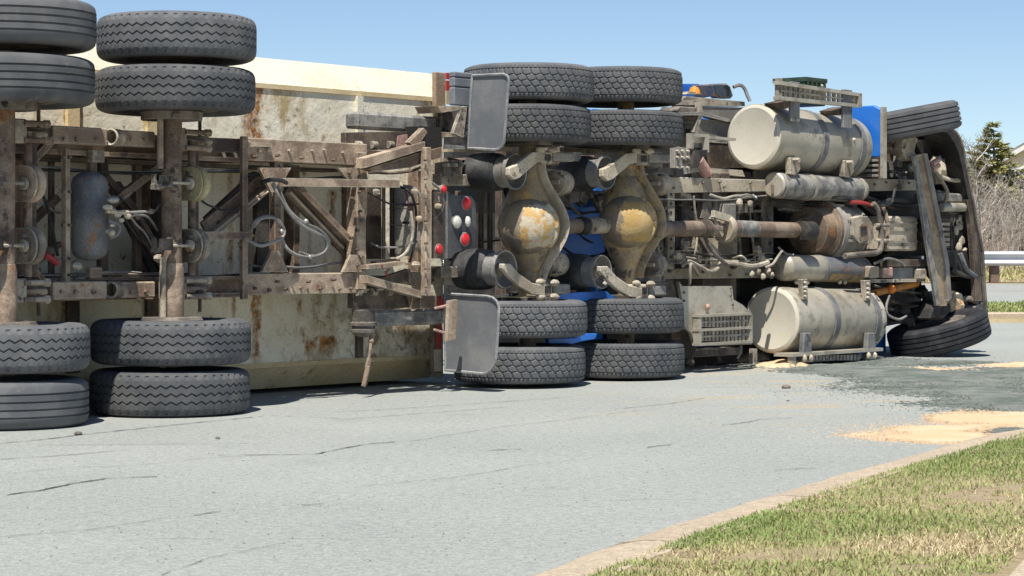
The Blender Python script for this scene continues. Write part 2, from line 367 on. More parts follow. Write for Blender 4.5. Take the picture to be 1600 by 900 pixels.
M['cream_plain'] = grimy('cream side paint', (.71,.665,.52,1), (.65,.60,.45,1), (.54,.47,.33,1), r=(.60,.7), rough=.6, big=2, bump=.1)
M['cream_low'] = grimy('tan shade cream paint', (.60,.46,.245,1), (.68,.55,.33,1), (.38,.27,.13,1), r=(.55,.68), rough=.7, big=2.5, bump=.15)  # tan strips, and the lower wall's shade put into its colour
# ================================================================== GROUND
# terrain profile along the view: flat road, verge, second road climbing to a bank
def terr(x, y):
    z = np.full_like(x, -0.10)
    z = np.where(y > 33, 0.06, z)
    z = np.where(y > 46.2, .40 + np.minimum(y-46.2, 14)*.055, z)
    z = np.where(y > 60.2, 1.17 + np.minimum(y-60.2, 300)*.006, z)
    return z
m = NM('dry ground', .95, rnd=False, spec=.1)
c = m.mix(m.noise(.9, 8, .7, lo=.4, hi=.6), (.42,.335,.215,1), (.34,.29,.16,1)); c = m.mix(m.noise(14, 6, .7, lo=.5, hi=.7), c, (.28,.20,.125,1))
m.col(c); m.bump(m.noise(20, 6, .7, lo=.2, hi=.8), .6, .05); M['soil'] = m.m
ys = np.r_[np.linspace(-60,32.9,14), 33.1, np.linspace(34,46.1,6), np.linspace(46.3,60.2,10), np.linspace(70,360,12), 1500]
xs = np.r_[-900, np.linspace(-120,140,40), 900]
gx, gy = np.meshgrid(xs, ys); gz = terr(gx, gy)
nx, ny = len(xs), len(ys); idx = np.arange(nx*ny).reshape(ny, nx)
fs = np.stack([idx[:-1,:-1], idx[:-1,1:], idx[1:,1:], idx[1:,:-1]], -1).reshape(-1,4)
g = link('ground', quick('ground', np.stack([gx,gy,gz],-1).reshape(-1,3), fs, M['soil'])); tag(g, kind='structure', label='dry earth ground under the verges and the bank')

# worn pale asphalt
def asphalt(name, c1, c2, c3, dusting=False):
    m = NM(name, .9, rnd=False, spec=.2)
    c = m.mix(m.noise(.35, 6, .6, lo=.36, hi=.64), c1, c2)
    c = m.mix(m.noise(2.2, 6, .7, lo=.55, hi=.75), c, c3)
    agg = m.math('ADD', m.math('MULTIPLY', m.noise(75, 3, .75, lo=.34, hi=.66), .6), m.math('MULTIPLY', m.noise(24, 4, .7, lo=.32, hi=.68), .4)); agg2 = m.noise(28, 4, .8, lo=.62, hi=.72)
    if dusting:
        d = m.noise(1.1, 6, .65, stretch=(1,1.6,1), lo=.50, hi=.66)
        sx = m.n('ShaderNodeSeparateXYZ'); m.l(m.co, sx.inputs[0])
        near = m.math('MULTIPLY', m.ramp(sx.outputs[1], 12.5, 14.5), m.math('SUBTRACT', 1.0, m.ramp(sx.outputs[1], 19.5, 22)))
        near = m.math('MULTIPLY', near, m.ramp(sx.outputs[0], -.5, 2.0))
        c = m.mix(m.math('MULTIPLY', m.math('MULTIPLY', d, near), .55), c, (.46,.37,.24,1))
        # long faint tyre scuffs running with the lane
        sc_ = m.noise(1.0, 5, .7, stretch=(.35,2.6,1), lo=.62, hi=.68)
        c = m.mix(m.math('MULTIPLY', sc_, .25), c, (.13,.13,.13,1))
    hs = m.n('ShaderNodeHueSaturation'); m.l(c, hs.inputs['Color'])
    m.l(m.math('ADD', m.math('MULTIPLY', agg, .66), .67), hs.inputs['Value'])
    c = m.mix(m.math('MULTIPLY', agg2, .28), hs.outputs[0], (.14,.14,.135,1))
    m.col(c); m.bump(m.noise(110, 4, .7, lo=.2, hi=.8), .55, .008); return m.m
M['asphalt'] = asphalt('pale worn asphalt', (.318,.333,.309,1), (.352,.365,.338,1), (.288,.300,.281,1), True)
M['asphalt_far'] = asphalt('grey asphalt', (.29,.295,.28,1), (.34,.345,.325,1), (.31,.315,.30,1))
M['concrete'] = asphalt('weathered kerb concrete', (.50,.41,.30,1), (.45,.365,.265,1), (.55,.47,.36,1))

# near kerb curve (road edge), then continued both ways
edge = [G(1000,851), G(1117,814), G(1272,766), G(1389,733), G(1505,700), G(1600,684)]
pre = []; d0 = (edge[0]-edge[1]).normalized(); p = edge[0].copy()
for i in range(10): d0 = Matrix.Rotation(R(2.2),3,'Z') @ d0; p = p + d0*.8; pre.append(p.copy())
post = []; d1 = (edge[-1]-edge[-2]).normalized(); p = edge[-1].copy()
for i in range(26): d1 = Matrix.Rotation(R(-2.2),3,'Z') @ d1; p = p + d1*.8; post.append(p.copy())
ctrl = pre[::-1] + edge + post
def crom(P, n=6):
    Q = []
    for i in range(len(P)-1):
        a,b,c,d = P[max(i-1,0)],P[i],P[i+1],P[min(i+2,len(P)-1)]
        for j in range(n):
            u=j/n; Q.append(.5*((2*b)+(c-a)*u+(2*a-5*b+4*c-d)*u*u+(3*b-a-3*c+d)*u**3))
    return Q+[P[-1]]
KE = crom(ctrl); KN = []
for i, p in enumerate(KE):
    d = (KE[min(i+1,len(KE)-1)]-KE[max(i-1,0)]).normalized(); KN.append(Vector((d.y,-d.x,0)))   # to the right: the lawn side
# road sheet: a big plane reaching under the truck out to the far kerb
xs = np.linspace(-120,140,60); ys = np.linspace(-50,33.6,40); gx,gy = np.meshgrid(xs,ys)
idx = np.arange(gx.size).reshape(gy.shape)
fs = np.stack([idx[:-1,:-1], idx[:-1,1:], idx[1:,1:], idx[1:,:-1]], -1).reshape(-1,4)
rd = link('road', quick('road', np.stack([gx,gy,np.zeros_like(gx)],-1).reshape(-1,3), fs, M['asphalt'])); tag(rd, kind='structure', label='pale worn asphalt road the truck lies on')
# kerb with rolled profile, cast in lengths with open joints
KW, KH = .37, .085
prof = [(0,-.05),(0,.012),(.05,.045),(.12,.072),(.20,KH),(KW,KH+.004),(KW,-.05)]
acc = [0.0]
for i in range(1,len(KE)): acc.append(acc[-1]+(KE[i]-KE[i-1]).length)
def at_len(s_):
    i = max(1, min(len(acc)-1, int(np.searchsorted(acc, s_)))); u = (s_-acc[i-1])/(acc[i]-acc[i-1])
    return KE[i-1].lerp(KE[i],u), KN[i-1].lerp(KN[i],u).normalized()
kerb_root = bpy.data.objects.new('kerb', None); COL.objects.link(kerb_root); ORG[kerb_root] = Vector((0,0,0))
tag(kerb_root, kind='structure', label='low rolled concrete kerb curving round the lawn')
step = 1.5; s_ = 0.0
while s_ + step < acc[-1]:
    mb = MB(); n = 8; vs = []; jz = random.uniform(-.0015,.0015)
    for j in range(n+1):
        p, nn = at_len(s_ + .006 + (step-.012)*j/n)
        for a,b in prof: vs.append(p + nn*(a+random.uniform(-.003,.003)) + Vector((0,0,b+(jz if b>0 else 0)+ (random.uniform(-.003,.003) if b>0 else 0))))
    k = len(prof); fs = []
    for j in range(n):
        for i in range(k-1): fs.append((j*k+i, j*k+i+1, (j+1)*k+i+1, (j+1)*k+i))
    fs += [tuple(range(k)), tuple(range((n+1)*k-1, n*k-1, -1))]
    mb.add(vs, fs).build('kerb_stone', M['concrete'], kerb_root, smooth=50); s_ += step
# lawn soil behind the kerb: a strip mesh following the kerb back edge, gently mounded
LW = [0, .15, .4, .8, 1.4, 2.2, 3.2, 4.5, 6.5, 10, 20, 45]
vs = []
for p, nn in zip(KE, KN):
    for a in LW:
        q = p + nn*(KW-.01+a); vs.append((q.x, q.y, KH+.002 + .03*min(a,1.0) + .012*math.sin(q.x*2.1+q.y)*min(a,1)))
k = len(LW); fs = [(j*k+i, j*k+i+1, (j+1)*k+i+1, (j+1)*k+i) for j in range(len(KE)-1) for i in range(k-1)]
lw = link('lawn_soil', quick('lawn_soil', vs, fs, M['soil'], True)); tag(lw, kind='structure', label='bare earth and thatch under the kerbside lawn')
def lawn_z(a, x, y): return KH+.002 + .03*np.minimum(a,1.0) + .012*np.sin(x*2.1+y)*np.minimum(a,1)
# footpath slab in the near right corner
A_, B_ = G(1568,905,.12), G(1606,862,.12); dv = (B_-A_).normalized(); nv = Vector((dv.y,-dv.x,0))
fp = bpy.data.objects.new('footpath', None); COL.objects.link(fp); ORG[fp] = Vector((0,0,0)); tag(fp, kind='structure', label='concrete footpath at the near right corner of the lawn')
for i in range(-4, 3):
    p0 = A_ + dv*(i*1.5+.006); p1 = A_ + dv*((i+1)*1.5-.006)
    MB().prism([p0, p1, p1+nv*1.4, p0+nv*1.4], (0,0,-.14)).build('slab', M['concrete'], fp, smooth=0, bevel=.008)

# far verge, far kerb and the second road
far_k = bpy.data.objects.new('far_kerb', None); COL.objects.link(far_k); ORG[far_k] = Vector((0,0,0)); tag(far_k, kind='structure', label='concrete kerb along the far side of the road')
for i in range(-14, 36):
    MB().box((i*3.0+1.5, 33.75, .03), (2.98,.34,.22)).build('kerb_stone', M['concrete'], far_k, smooth=0, bevel=.02)
vs = []; fs = []
for i, x in enumerate(np.linspace(-120,140,80)):
    vs += [(x,33.91,.125),(x,36.5,.14),(x,39.95,.15)]
    if i: b = i*3; fs += [(b-3,b,b+1,b-2),(b-2,b+1,b+2,b-1)]
m = NM('short verge grass', .95, rnd=False, spec=.1)
c = m.mix(m.noise(1.2, 8, .7, lo=.4, hi=.6), (.17,.20,.06,1), (.30,.25,.12,1)); m.col(c); m.bump(m.noise(30,5,.7,lo=.2,hi=.8),.8,.05); M['verge'] = m.m
tag(link('far_verge', quick('far_verge', vs, fs, M['verge'])), kind='structure', label='narrow grass verge between the two roads')
vs = []; fs = []
for i, x in enumerate(np.linspace(-120,140,60)):
    vs += [(x,39.96,.11),(x,43.6,.27),(x,46.2,.40)]
    if i: b = i*3; fs += [(b-3,b,b+1,b-2),(b-2,b+1,b+2,b-1)]
me = quick('far_road', vs, fs, M['asphalt']); me.materials.append(M['asphalt_far'])
me.polygons.foreach_set('material_index', [i%2 for i in range(len(me.polygons))])
tag(link('far_road', me), kind='structure', label='second asphalt road beyond the verge')

# ------------------------------------------------------------------ cracks in the asphalt: thin dark recessed strips
def strip(path, wd, dz, jit=.01):
    P = []
    for i in range(len(path)-1):
        a, b = path[i], path[i+1]; n = max(2, int((b-a).length/.05))
        for j in range(n): P.append(a.lerp(b, j/n))
    vs = []; keep = []
    off = 0
    for i, p in enumerate(P):
        d = (P[min(i+1,len(P)-1)]-P[max(i-1,0)]).normalized(); nn = Vector((-d.y,d.x,0)); off = off*.86 + random.uniform(-jit,jit)
        ww = wd*random.uniform(.15,1.0); vs += [p+nn*(off-ww)+Vector((0,0,dz)), p+nn*(off+ww)+Vector((0,0,dz))]
        keep.append(math.sin(i*.11)+math.sin(i*.037+1)+random.uniform(-.5,.5) > -.75)
    return vs, [(2*i,2*i+2,2*i+3,2*i+1) for i in range(len(P)-1) if keep[i]]
m = NM('crack tar', .95, rnd=False, spec=.1); m.col((.065,.065,.062,1)); M['crack'] = m.m
mb = MB()
for path, wd in (([(0,694),(60,688),(125,680),(200,672),(300,662),(420,650)],.010), ([(10,774),(60,768),(105,757),(160,748),(260,744)],.010),
                 ([(0,718),(110,711),(215,702)],.007), ([(340,712),(490,710),(560,696),(630,690)],.009), ([(420,650),(545,655),(640,648),(800,636)],.006),
                 ([(520,645),(700,634),(900,620)],.006), ([(300,806),(360,798)],.006), ([(1130,665),(1195,656),(1250,653)],.008), ([(330,770),(345,771)],.012), ([(1210,735),(1290,732)],.006), ([(0,742),(90,733),(210,728),(330,716),(430,712)],.0032), ([(560,760),(700,748),(820,728),(930,716)],.003), ([(0,840),(140,828),(300,806)],.0035), ([(640,690),(780,668),(900,655),(1010,640)],.0035), ([(250,900),(330,872),(460,846)],.0022), ([(760,705),(830,702)],.010), ([(470,790),(520,786)],.009), ([(1010,700),(1060,694)],.008), ([(960,640),(1040,632),(1110,622)],.006)):
    v, f = strip([G(*q) for q in path], wd, .004); mb.add(v, f)
v, f = strip([q + n_*-.004 for q, n_ in zip(KE[40:200], KN[40:200])], .011, .0045, .002); mb.add(v, f)
o = mb.build('road_cracks', M['crack'], smooth=0, centre=False); tag(o, 'thin dark cracks running along the pale asphalt', kind='stuff')

# ------------------------------------------------------------------ spills: low ragged mounds that break through the road surface
def fbm(x, y, seed, octs=5, base=1.0):
    r = np.random.default_rng(seed); z = np.zeros_like(x); a = 1.0
    for o in range(octs):
        n = 256; g = r.random((n, n)); fx = x*base*2**o + r.random()*50; fy = y*base*2**o + r.random()*50
        ix = np.floor(fx).astype(int); iy = np.floor(fy).astype(int); u = fx-ix; v = fy-iy; u = u*u*(3-2*u); v = v*v*(3-2*v)
        ix %= n; iy %= n; jx = (ix+1) % n; jy = (iy+1) % n
        z += a*((g[iy,ix]*(1-u)+g[iy,jx]*u)*(1-v) + (g[jy,ix]*(1-u)+g[jy,jx]*u)*v - .5); a *= .55
    return z
def poly_sd(x, y, P):                               # >0 inside
    d = np.full(x.shape, 1e9); ins = np.zeros(x.shape, bool); n = len(P)
    for i in range(n):
        ax, ay = P[i]; bx, by = P[(i+1)%n]; ex, ey = bx-ax, by-ay
        u = np.clip(((x-ax)*ex+(y-ay)*ey)/(ex*ex+ey*ey+1e-9), 0, 1); d = np.minimum(d, np.hypot(x-ax-u*ex, y-ay-u*ey))
        c = ((ay > y) != (by > y)) & (x < (bx-ax)*(y-ay)/(by-ay+1e-12)+ax); ins ^= c
    return np.where(ins, d, -d)
def spill(name, px, mat, res, rag, hgt, seed, label, fall=.5, base=1.2, holes=None, dith=1.25):
    P = [(G(*q).x, G(*q).y) for q in px]; A = np.array(P); lo, hi = A.min(0)-rag*1.5, A.max(0)+rag*1.5
    xs = np.arange(lo[0], hi[0], res); ys = np.arange(lo[1], hi[1], res*1.4); gx, gy = np.meshgrid(xs, ys)
    sd = poly_sd(gx, gy, P) + fbm(gx, gy, seed, 5, base)*rag*1.6
    if holes is not None:
        for H in holes: sd = np.minimum(sd, -poly_sd(gx, gy, [(G(*q).x, G(*q).y) for q in H]) + fbm(gx, gy, seed+9, 4, 3)*.3)
    grain = RNG.random(gx.shape)-.5
    gz = .004 + hgt*np.clip(sd/fall, 0, 1)**.7*(1+fbm(gx,gy,seed+3,4,2.5)) + grain*.003
    gz = np.where(sd + grain*rag*dith < 0, -.03, np.maximum(gz, .0045))
    idx = np.arange(gx.size).reshape(gx.shape); f = np.stack([idx[:-1,:-1], idx[:-1,1:], idx[1:,1:], idx[1:,:-1]], -1).reshape(-1,4)
    f = f[(gz.ravel()[f] > 0).any(1)]
    used, inv = np.unique(f, return_inverse=True); V = np.stack([gx,gy,gz],-1).reshape(-1,3)[used]; f = inv.reshape(-1,4)
    o = link(name, quick(name, V, f, mat)); tag(o, label, kind='stuff'); return o
def granular(name, c1, c2, c3, b=.7):
    m = NM(name, .95, rnd=False, spec=.1)
    c = m.mix(m.noise(2.2, 7, .7, lo=.4, hi=.6), c1, c2); c = m.mix(m.noise(45, 4, .8, lo=.55, hi=.7), c, c3); m.col(c); m.bump(m.noise(70,4,.7,lo=.2,hi=.8), b, .01); return m.m
M['sawdust'] = granular('sawdust', (.66,.475,.29,1), (.71,.535,.36,1), (.62,.43,.255,1))
M['absorbent'] = granular('grey absorbent granules', (.125,.145,.13,1), (.225,.24,.215,1), (.30,.31,.28,1))
spill('absorbent_spill', [(1185,570),(1300,563),(1400,562),(1560,560),(1640,570),(1640,645),(1560,640),(1480,628),(1400,612),(1300,592),(1210,580)], M['absorbent'], .02, .55, .02, 5, 'dark grey absorbent granules spread over the road round the cab', base=.9,
      holes=[[(1360,571),(1480,572),(1640,566),(1640,574),(1480,580)]])
spill('sawdust', [(1330,668),(1450,660),(1540,652),(1640,636),(1640,682),(1560,690),(1480,692),(1400,688)], M['sawdust'], .009, .42, .018, 8, 'pale orange sawdust swept across the road by the kerb', base=1.3, dith=.75,
      holes=[[(1515,674),(1550,668),(1600,668),(1600,678),(1560,682)]])
spill('sawdust', [(1175,573),(1215,566),(1262,569),(1272,575),(1225,577)], M['sawdust'], .03, .10, .09, 12, 'small heap of pale orange sawdust beside the lower fuel tank', fall=.35, base=2)
spill('sawdust', [(1375,576),(1450,574),(1500,577),(1450,581)], M['sawdust'], .022, .3, .01, 14, 'thin streak of sawdust lying on the dark granules', base=1.6)
spill('sawdust', [(1530,568),(1580,566),(1640,567),(1640,571),(1570,572)], M['sawdust'], .022, .3, .015, 15, 'thin patch of sawdust under the front of the cab', base=1.6)
spill('absorbent_spill', [(1525,672),(1560,669),(1596,670),(1580,679),(1550,678)], M['absorbent'], .025, .12, .008, 21, 'small dark grey granule patch inside the sawdust', base=2)
# loose crumbs round the spills and grit on the road
def crumbs(name, pts, size, mat, label):
    n = len(pts); V = []; 
    base = np.array([(1,0,0),(-.5,.87,0),(-.5,-.87,0),(0,0,.9)]); F = np.array([(0,1,3),(1,2,3),(2,0,3)])
    s = size*RNG.uniform(.4,1.3,(n,1,1)); a = RNG.uniform(0,6.28,n); c, sn = np.cos(a), np.sin(a)
    B = np.repeat(base[None],n,0)*s; X = B[...,0]*c[:,None]-B[...,1]*sn[:,None]; Y = B[...,0]*sn[:,None]+B[...,1]*c[:,None]
    V = np.stack([X+pts[:,0:1], Y+pts[:,1:2], B[...,2]+.001+0*X],-1).reshape(-1,3); FF = (F[None]+np.arange(n)[:,None,None]*4).reshape(-1,3)
    o = link(name, quick(name, V, FF, mat)); tag(o, label, kind='stuff')
def scatter_px(n, x0, x1, y0, y1):
    px = RNG.uniform(x0,x1,n); py = RNG.uniform(y0,y1,n); D = EYE*F_PX/(py-HORIZ); return np.stack([(px-800)/F_PX*D, D],-1)
def clouded(n, c0, sx, sy):
    px = np.clip(RNG.normal(c0[0],sx,n),1040,1640); py = np.clip(RNG.normal(c0[1],sy,n),562,720); D = EYE*F_PX/(py-HORIZ); return np.stack([(px-800)/F_PX*D, D],-1)
crumbs('sawdust_crumbs', np.concatenate([clouded(3500,(1470,674),90,10), clouded(1500,(1220,574),40,4)]), .0045, M['sawdust'], 'loose sawdust flakes scattered round the sawdust patches')
crumbs('granule_crumbs', np.concatenate([clouded(2500,(1400,604),100,12), clouded(1500,(1540,638),60,6)]), .005, M['absorbent'], 'loose dark granules thinning out over the asphalt')
crumbs('road_grit', scatter_px(900, -50, 1300, 600, 880), .004, M['absorbent'], 'fine grit lying on the asphalt')
def stone(px, py, r, label, mat='dusty_dark'):
    mb = MB(); p = G(px,py); mb.ball((p.x,p.y,r*.45), r, 10, 7, (1.25,.9,.62), .14)
    o = mb.build('stone', M[mat], smooth=60); tag(o, label, 'stone')
stone(1229,607,.030,'dark grey lump lying alone on the pale asphalt in front of the fuel tanks')
stone(340,686,.012,'small dark pebble on the open road right of the ribbed tyres')
stone(122,680,.020,'flat dark scrap on the road just below the leftmost wheel stack')
stone(1231,627,.010,'tiny pebble on the road below the dark grey lump')

# ------------------------------------------------------------------ lawn: grass blades
def blades(name, X, Y, Z, hmin, hmax, wd, mat, label, straw):
    n = len(X); a = RNG.uniform(0,6.28,n); h = RNG.uniform(hmin,hmax,n); lean = RNG.uniform(.35,1.15,n)*h; la = RNG.uniform(0,6.28,n)
    dx, dy = np.cos(a)*wd, np.sin(a)*wd; lx, ly = np.cos(la)*lean, np.sin(la)*lean
    hz = np.sqrt(np.maximum(h*h-lean*lean*.8, (h*.25)**2))
    V = np.stack([np.stack([X-dx,Y-dy,Z],-1), np.stack([X+dx,Y+dy,Z],-1), np.stack([X+lx*.45+dx*.7,Y+ly*.45+dy*.7,Z+hz*.62],-1), np.stack([X+lx*.45-dx*.7,Y+ly*.45-dy*.7,Z+hz*.62],-1), np.stack([X+lx,Y+ly,Z+hz],-1)],1)
    b = np.arange(n)[:,None]*5
    T = np.concatenate([b+np.array([[0,1,2]]), b+np.array([[0,2,3]]), b+np.array([[3,2,4]])])
    o = link(name, quick(name, V.reshape(-1,3), T, mat, False, np.repeat(straw,5))); tag(o, label, kind='stuff'); return o
m = NM('grass blades', .75, rnd=False, spec=.2)
at = m.n('ShaderNodeAttribute', attribute_name='tint'); cr = m.n('ShaderNodeValToRGB'); m.l(at.outputs['Fac'], cr.inputs[0])
e = cr.color_ramp.elements; e[0].position = 0; e[0].color = (.19,.26,.075,1); e[1].position = 1; e[1].color = (.66,.56,.36,1)
for p, c in ((.28,(.27,.325,.11,1)),(.50,(.35,.365,.145,1)),(.72,(.50,.44,.235,1)),(.88,(.44,.35,.19,1))): q = cr.color_ramp.elements.new(p); q.color = c
m.col(cr.outputs[0]); m.b.inputs['Subsurface Weight'].default_value = 0; M['grass'] = m.m
KA = np.array([(p.x,p.y,n_.x,n_.y) for p,n_ in zip(KE,KN)])
ns = 560000
vi = [j for j in range(len(KA)-1) if 4.5 < KA[j,1] < 17.5 and -.8 < KA[j,0] < 9]
i = RNG.choice(vi, ns); u = RNG.random(ns)
a = np.abs(RNG.random(ns))**1.2*6.0 - .05
X = KA[i,0]*(1-u)+KA[i+1,0]*u + KA[i,2]*(KW+a); Y = KA[i,1]*(1-u)+KA[i+1,1]*u + KA[i,3]*(KW+a)
vis = (Y > 5.2) & (Y < 17) & (np.abs(X) < .42*Y+.8)
X, Y, a = X[vis], Y[vis], a[vis]
patch = fbm(X, Y, 31, 5, 1.0)*.75 + fbm(X, Y, 32, 4, 4.5)*.55; green = np.clip(1.15-a/1.0, 0, 1)*np.clip((Y-8.0)/2.5, 0, 1)
st = np.clip(.31 + patch*.75 - green*.22 + RNG.normal(0,.17,len(X)), 0, 1)
bare = (fbm(X, Y, 77, 5, 1.6) > .22) & (RNG.random(len(X)) < .85)
ok = ~bare
bp = G(1490,862,.09); st = np.where(np.hypot((X-bp.x)/.28,(Y-bp.y)/.30) + RNG.normal(0,.25,len(X)) < 1, np.clip(RNG.normal(.9,.1,len(X)),0,1), st)
# keep the footpath free
rel = (X-A_.x)*nv.x + (Y-A_.y)*nv.y; ok &= rel < -.03
X, Y, a, st = X[ok], Y[ok], a[ok], st[ok]
blades('lawn', X, Y, lawn_z(np.maximum(a,0), X, Y), .006, .028, .0022, M['grass'], 'patchy spring lawn of green and straw blades behind the kerb', st)
# ================================================================== WHEELS
def tyre_grid(prof, n, fn=None, name='tyre', mat=None):
    """revolve a profile [(axial, radius, tread?)] round z in n steps; fn(a, r, phi) adjusts tread vertices"""
    A = np.array([p[0] for p in prof]); Rr = np.array([p[1] for p in prof]); T = np.array([p[2] for p in prof])
    ph = np.arange(n)/n*2*np.pi; AA = np.repeat(A[None], n, 0); RR = np.repeat(Rr[None], n, 0); PP = np.repeat(ph[:,None], len(A), 1)
    if fn is not None: AA, RR = fn(AA, RR, PP, T)
    V = np.stack([RR*np.cos(PP), RR*np.sin(PP), AA], -1).reshape(-1,3); k = len(A)
    idx = np.arange(n*k).reshape(n,k); nx_ = np.roll(idx,-1,0)
    F = np.stack([idx[:,:-1], nx_[:,:-1], nx_[:,1:], idx[:,1:]], -1).reshape(-1,4)
    me = quick(name, V, F, mat or M['tyre'], True); me.set_sharp_from_angle(angle=R(32)); return me
RT = .522
def side(sg):   # bead -> shoulder
    P = [(.085,.30),(.115,.325),(.135,.37),(.145,.42),(.143,.462),(.134,.488),(.124,.503)]
    return [(sg*a, r, 0) for a, r in P]
def mk_tyre(kind):
    if kind == 'rib':
        pr = side(-1) + [(-.112,.514,1)]
        for g in (-.068,-.023,.023,.068): pr += [(g-.0065,RT,1),(g-.005,RT-.011,1),(g+.005,RT-.011,1),(g+.0065,RT,1)]
        pr += [(.112,.514,1)] + side(1)[::-1]
        return tyre_grid(pr, 120)
    if kind == 'steer':
        pr = side(-1) + [(-.116,.514,1)]
        for g in (-.075,-.026,.026,.075): pr += [(g-.008,RT,1),(g-.006,RT-.014,1),(g+.006,RT-.014,1),(g+.008,RT,1)]
        pr += [(.116,.514,1)] + side(1)[::-1]
        return tyre_grid(pr, 120)
    if kind == 'zig':
        pr = side(-1) + [(-.118,.508,2),(-.104,.516,2),(-.092,.5195,1)]
        gs = (-.052,0.0,.052)
        for g in gs: pr += [(g-.0068,RT,3),(g-.0045,RT-.011,3),(g+.0045,RT-.011,3),(g+.0068,RT,3)]
        pr += [(.092,.5195,1),(.104,.516,2),(.118,.508,2)] + side(1)[::-1]
        per = 50
        def fn(A, Rr, P, T):
            tri = 2*np.abs(((P*per/(2*np.pi)) % 1)*2-1)-1
            A = A + np.where(T[None]==3, tri*.0095, 0)
            notch = ((P*per/(2*np.pi)+.25) % 1) < .3
            Rr = Rr - np.where((T[None]==2) & notch, .010, 0); return A, Rr
        return tyre_grid(pr, per*6, fn)
    if kind == 'lug':
        a = np.linspace(-.122,.122,52); r = RT - .012*(np.abs(a)/.122)**4
        pr = side(-1)[:-1] + [(-.126,.500,0)] + [(x,y,1) for x,y in zip(a,r)] + [(.126,.500,0)] + side(1)[:-1][::-1]
        nb = 46; n = nb*13
        def fn(A, Rr, P, T):
            pitch = 2*np.pi*RT/nb; X = P*RT; rows = [-.0675,-.0225,.0225,.0675]
            d1 = np.full(A.shape, 9.); d2 = np.full(A.shape, 9.)
            for j, ra in enumerate(rows):
                off = .5*(j % 2); u = ((X/pitch+off) % 1)
                for s_ in (-1,0,1):
                    d = np.hypot((u-.5+s_)*pitch*.80 + (A-ra)*.30, (A-ra)*1.12); nd = d < d1
                    d2 = np.where(nd, d1, np.minimum(d2, d)); d1 = np.where(nd, d, d1)
            g = np.clip((d2-d1-.006)/.005, 0, 1)
            sh = np.abs(A) > .094; ss = np.abs(((X/pitch*2) % 1)-.5)*2
            g = np.where(sh, np.clip((ss-.22)/.18, 0, 1), g)
            g = np.where(np.abs(np.abs(A)-.094) < .0045, 0, g)
            return A, Rr - np.where(T[None]==1, (1-g)*.0095, 0)
        return tyre_grid(pr, n, fn)
TY = {k: mk_tyre(k) for k in ('rib','zig','lug','steer')}
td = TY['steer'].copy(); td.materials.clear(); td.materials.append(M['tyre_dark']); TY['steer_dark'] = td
def mk_rim(dark):
    mb = MB()
    mb.lathe((0,0,0), (0,0,1), [(-.10,.285),(-.11,.305),(-.095,.305),(-.07,.275),(.07,.262),(.095,.300),(.11,.305),(.125,.285),(.10,.25),(.09,.15),(.09,.02)], 40)
    for i in range(10):
        c = 2*math.pi*i/10; mb.cyl((.19*math.cos(c),.19*math.sin(c),.085), (.19*math.cos(c),.19*math.sin(c),.125), .018, n=6)
    return mb.mesh('wheel', M[dark], centre=False)[0]
RIM = {'rust': mk_rim('rust'), 'dark': mk_rim('dusty_dark')}
def wheel(parent, p, kind, rim, flip=False, eul=(0,0,0), label=None):
    o = bpy.data.objects.new('wheel', RIM[rim]); COL.objects.link(o); o.parent = parent; o.location = Vector(p) - ORG[parent]
    o.rotation_euler = Matrix.Rotation(random.uniform(0,6.28),3,'Z').to_euler()
    E = Matrix.Rotation(eul[1],3,'Y') @ Matrix.Rotation(eul[0],3,'X') @ (Matrix.Rotation(math.pi,3,'X') if flip else Matrix.Identity(3)) @ Matrix.Rotation(random.uniform(0,6.28),3,'Z')
    o.rotation_euler = E.to_euler(); ORG[o] = Vector(p)
    t = bpy.data.objects.new('tyre', TY[kind]); COL.objects.link(t); t.parent = o
    if label: t['label'] = label
    return o

# ================================================================== DUMP TRAILER
def root(name, t, w, label, cat):
    o = bpy.data.objects.new(name, None); COL.objects.link(o); o.empty_display_size = .3
    o.location = (OX+FX*t+UX*w, OY+FY*t+UY*w, 0); o.rotation_euler = (0,0,math.pi/2-TH); ORG[o] = Vector((t,w,0))
    return tag(o, label, cat)
TR = root('dump_trailer', 0, 0, 'overturned cream dump trailer lying on its side with rusty brown underframe and stacked dual tyres', 'trailer')
Z0, Z1 = .20, 2.30                                   # floor panel between its chamfers
TB0, TB1 = -2.9, L(690,0,.85).x
# --- body: tub with chamfered lower edges; floor towards the camera
body = MB(); SEC = [(.85,Z0),(.85,Z1),(.99,2.505),(2.45,2.56),(2.45,.035),(.99,.035)]
def shell(mb, a, b, th=.03):
    for i in range(len(SEC)):
        if i == 3: continue                          # the open top of the tub
        (w0,z0),(w1,z1) = SEC[i], SEC[(i+1)%len(SEC)]
        n = Vector((0,-(z1-z0),(w1-w0))).normalized()
        if n.dot(Vector((0,1.5-(w0+w1)/2,1.3-(z0+z1)/2))) < 0: n = -n
        mb.prism([(a,w0,z0),(b,w0,z0),(b,w1,z1),(a,w1,z1)], n*th)
body.tz(TB0, TB1, Z0, Z1, .85, .03)
dump = body.build('dump_body_floor', M['cream'], TR, centre=False, smooth=0)
mb = MB(); mb.prism([(TB0,.853,Z1+.002),(TB1,.853,Z1+.002),(TB1,.99,2.505),(TB0,.99,2.505)], (0,.03,-.02))
mb.prism([(TB0,.99,2.505),(TB1,.99,2.505),(TB1,2.45,2.56),(TB0,2.45,2.56)], (0,0,-.03)); mb.build('side_wall', M['cream_plain'], TR, smooth=0)
mb = MB(); mb.prism([(TB0,.853,Z0-.002),(TB1,.853,Z0-.002),(TB1,.99,.035),(TB0,.99,.035)], (0,.03,.02))
mb.prism([(TB0,.99,.035),(TB1,.99,.035),(TB1,2.45,.012),(TB0,2.45,.012)], (0,0,.03)); mb.build('side_wall', M['cream_low'], TR, smooth=0, label='lower side wall of the tub, coloured tan for its shade, on the road')
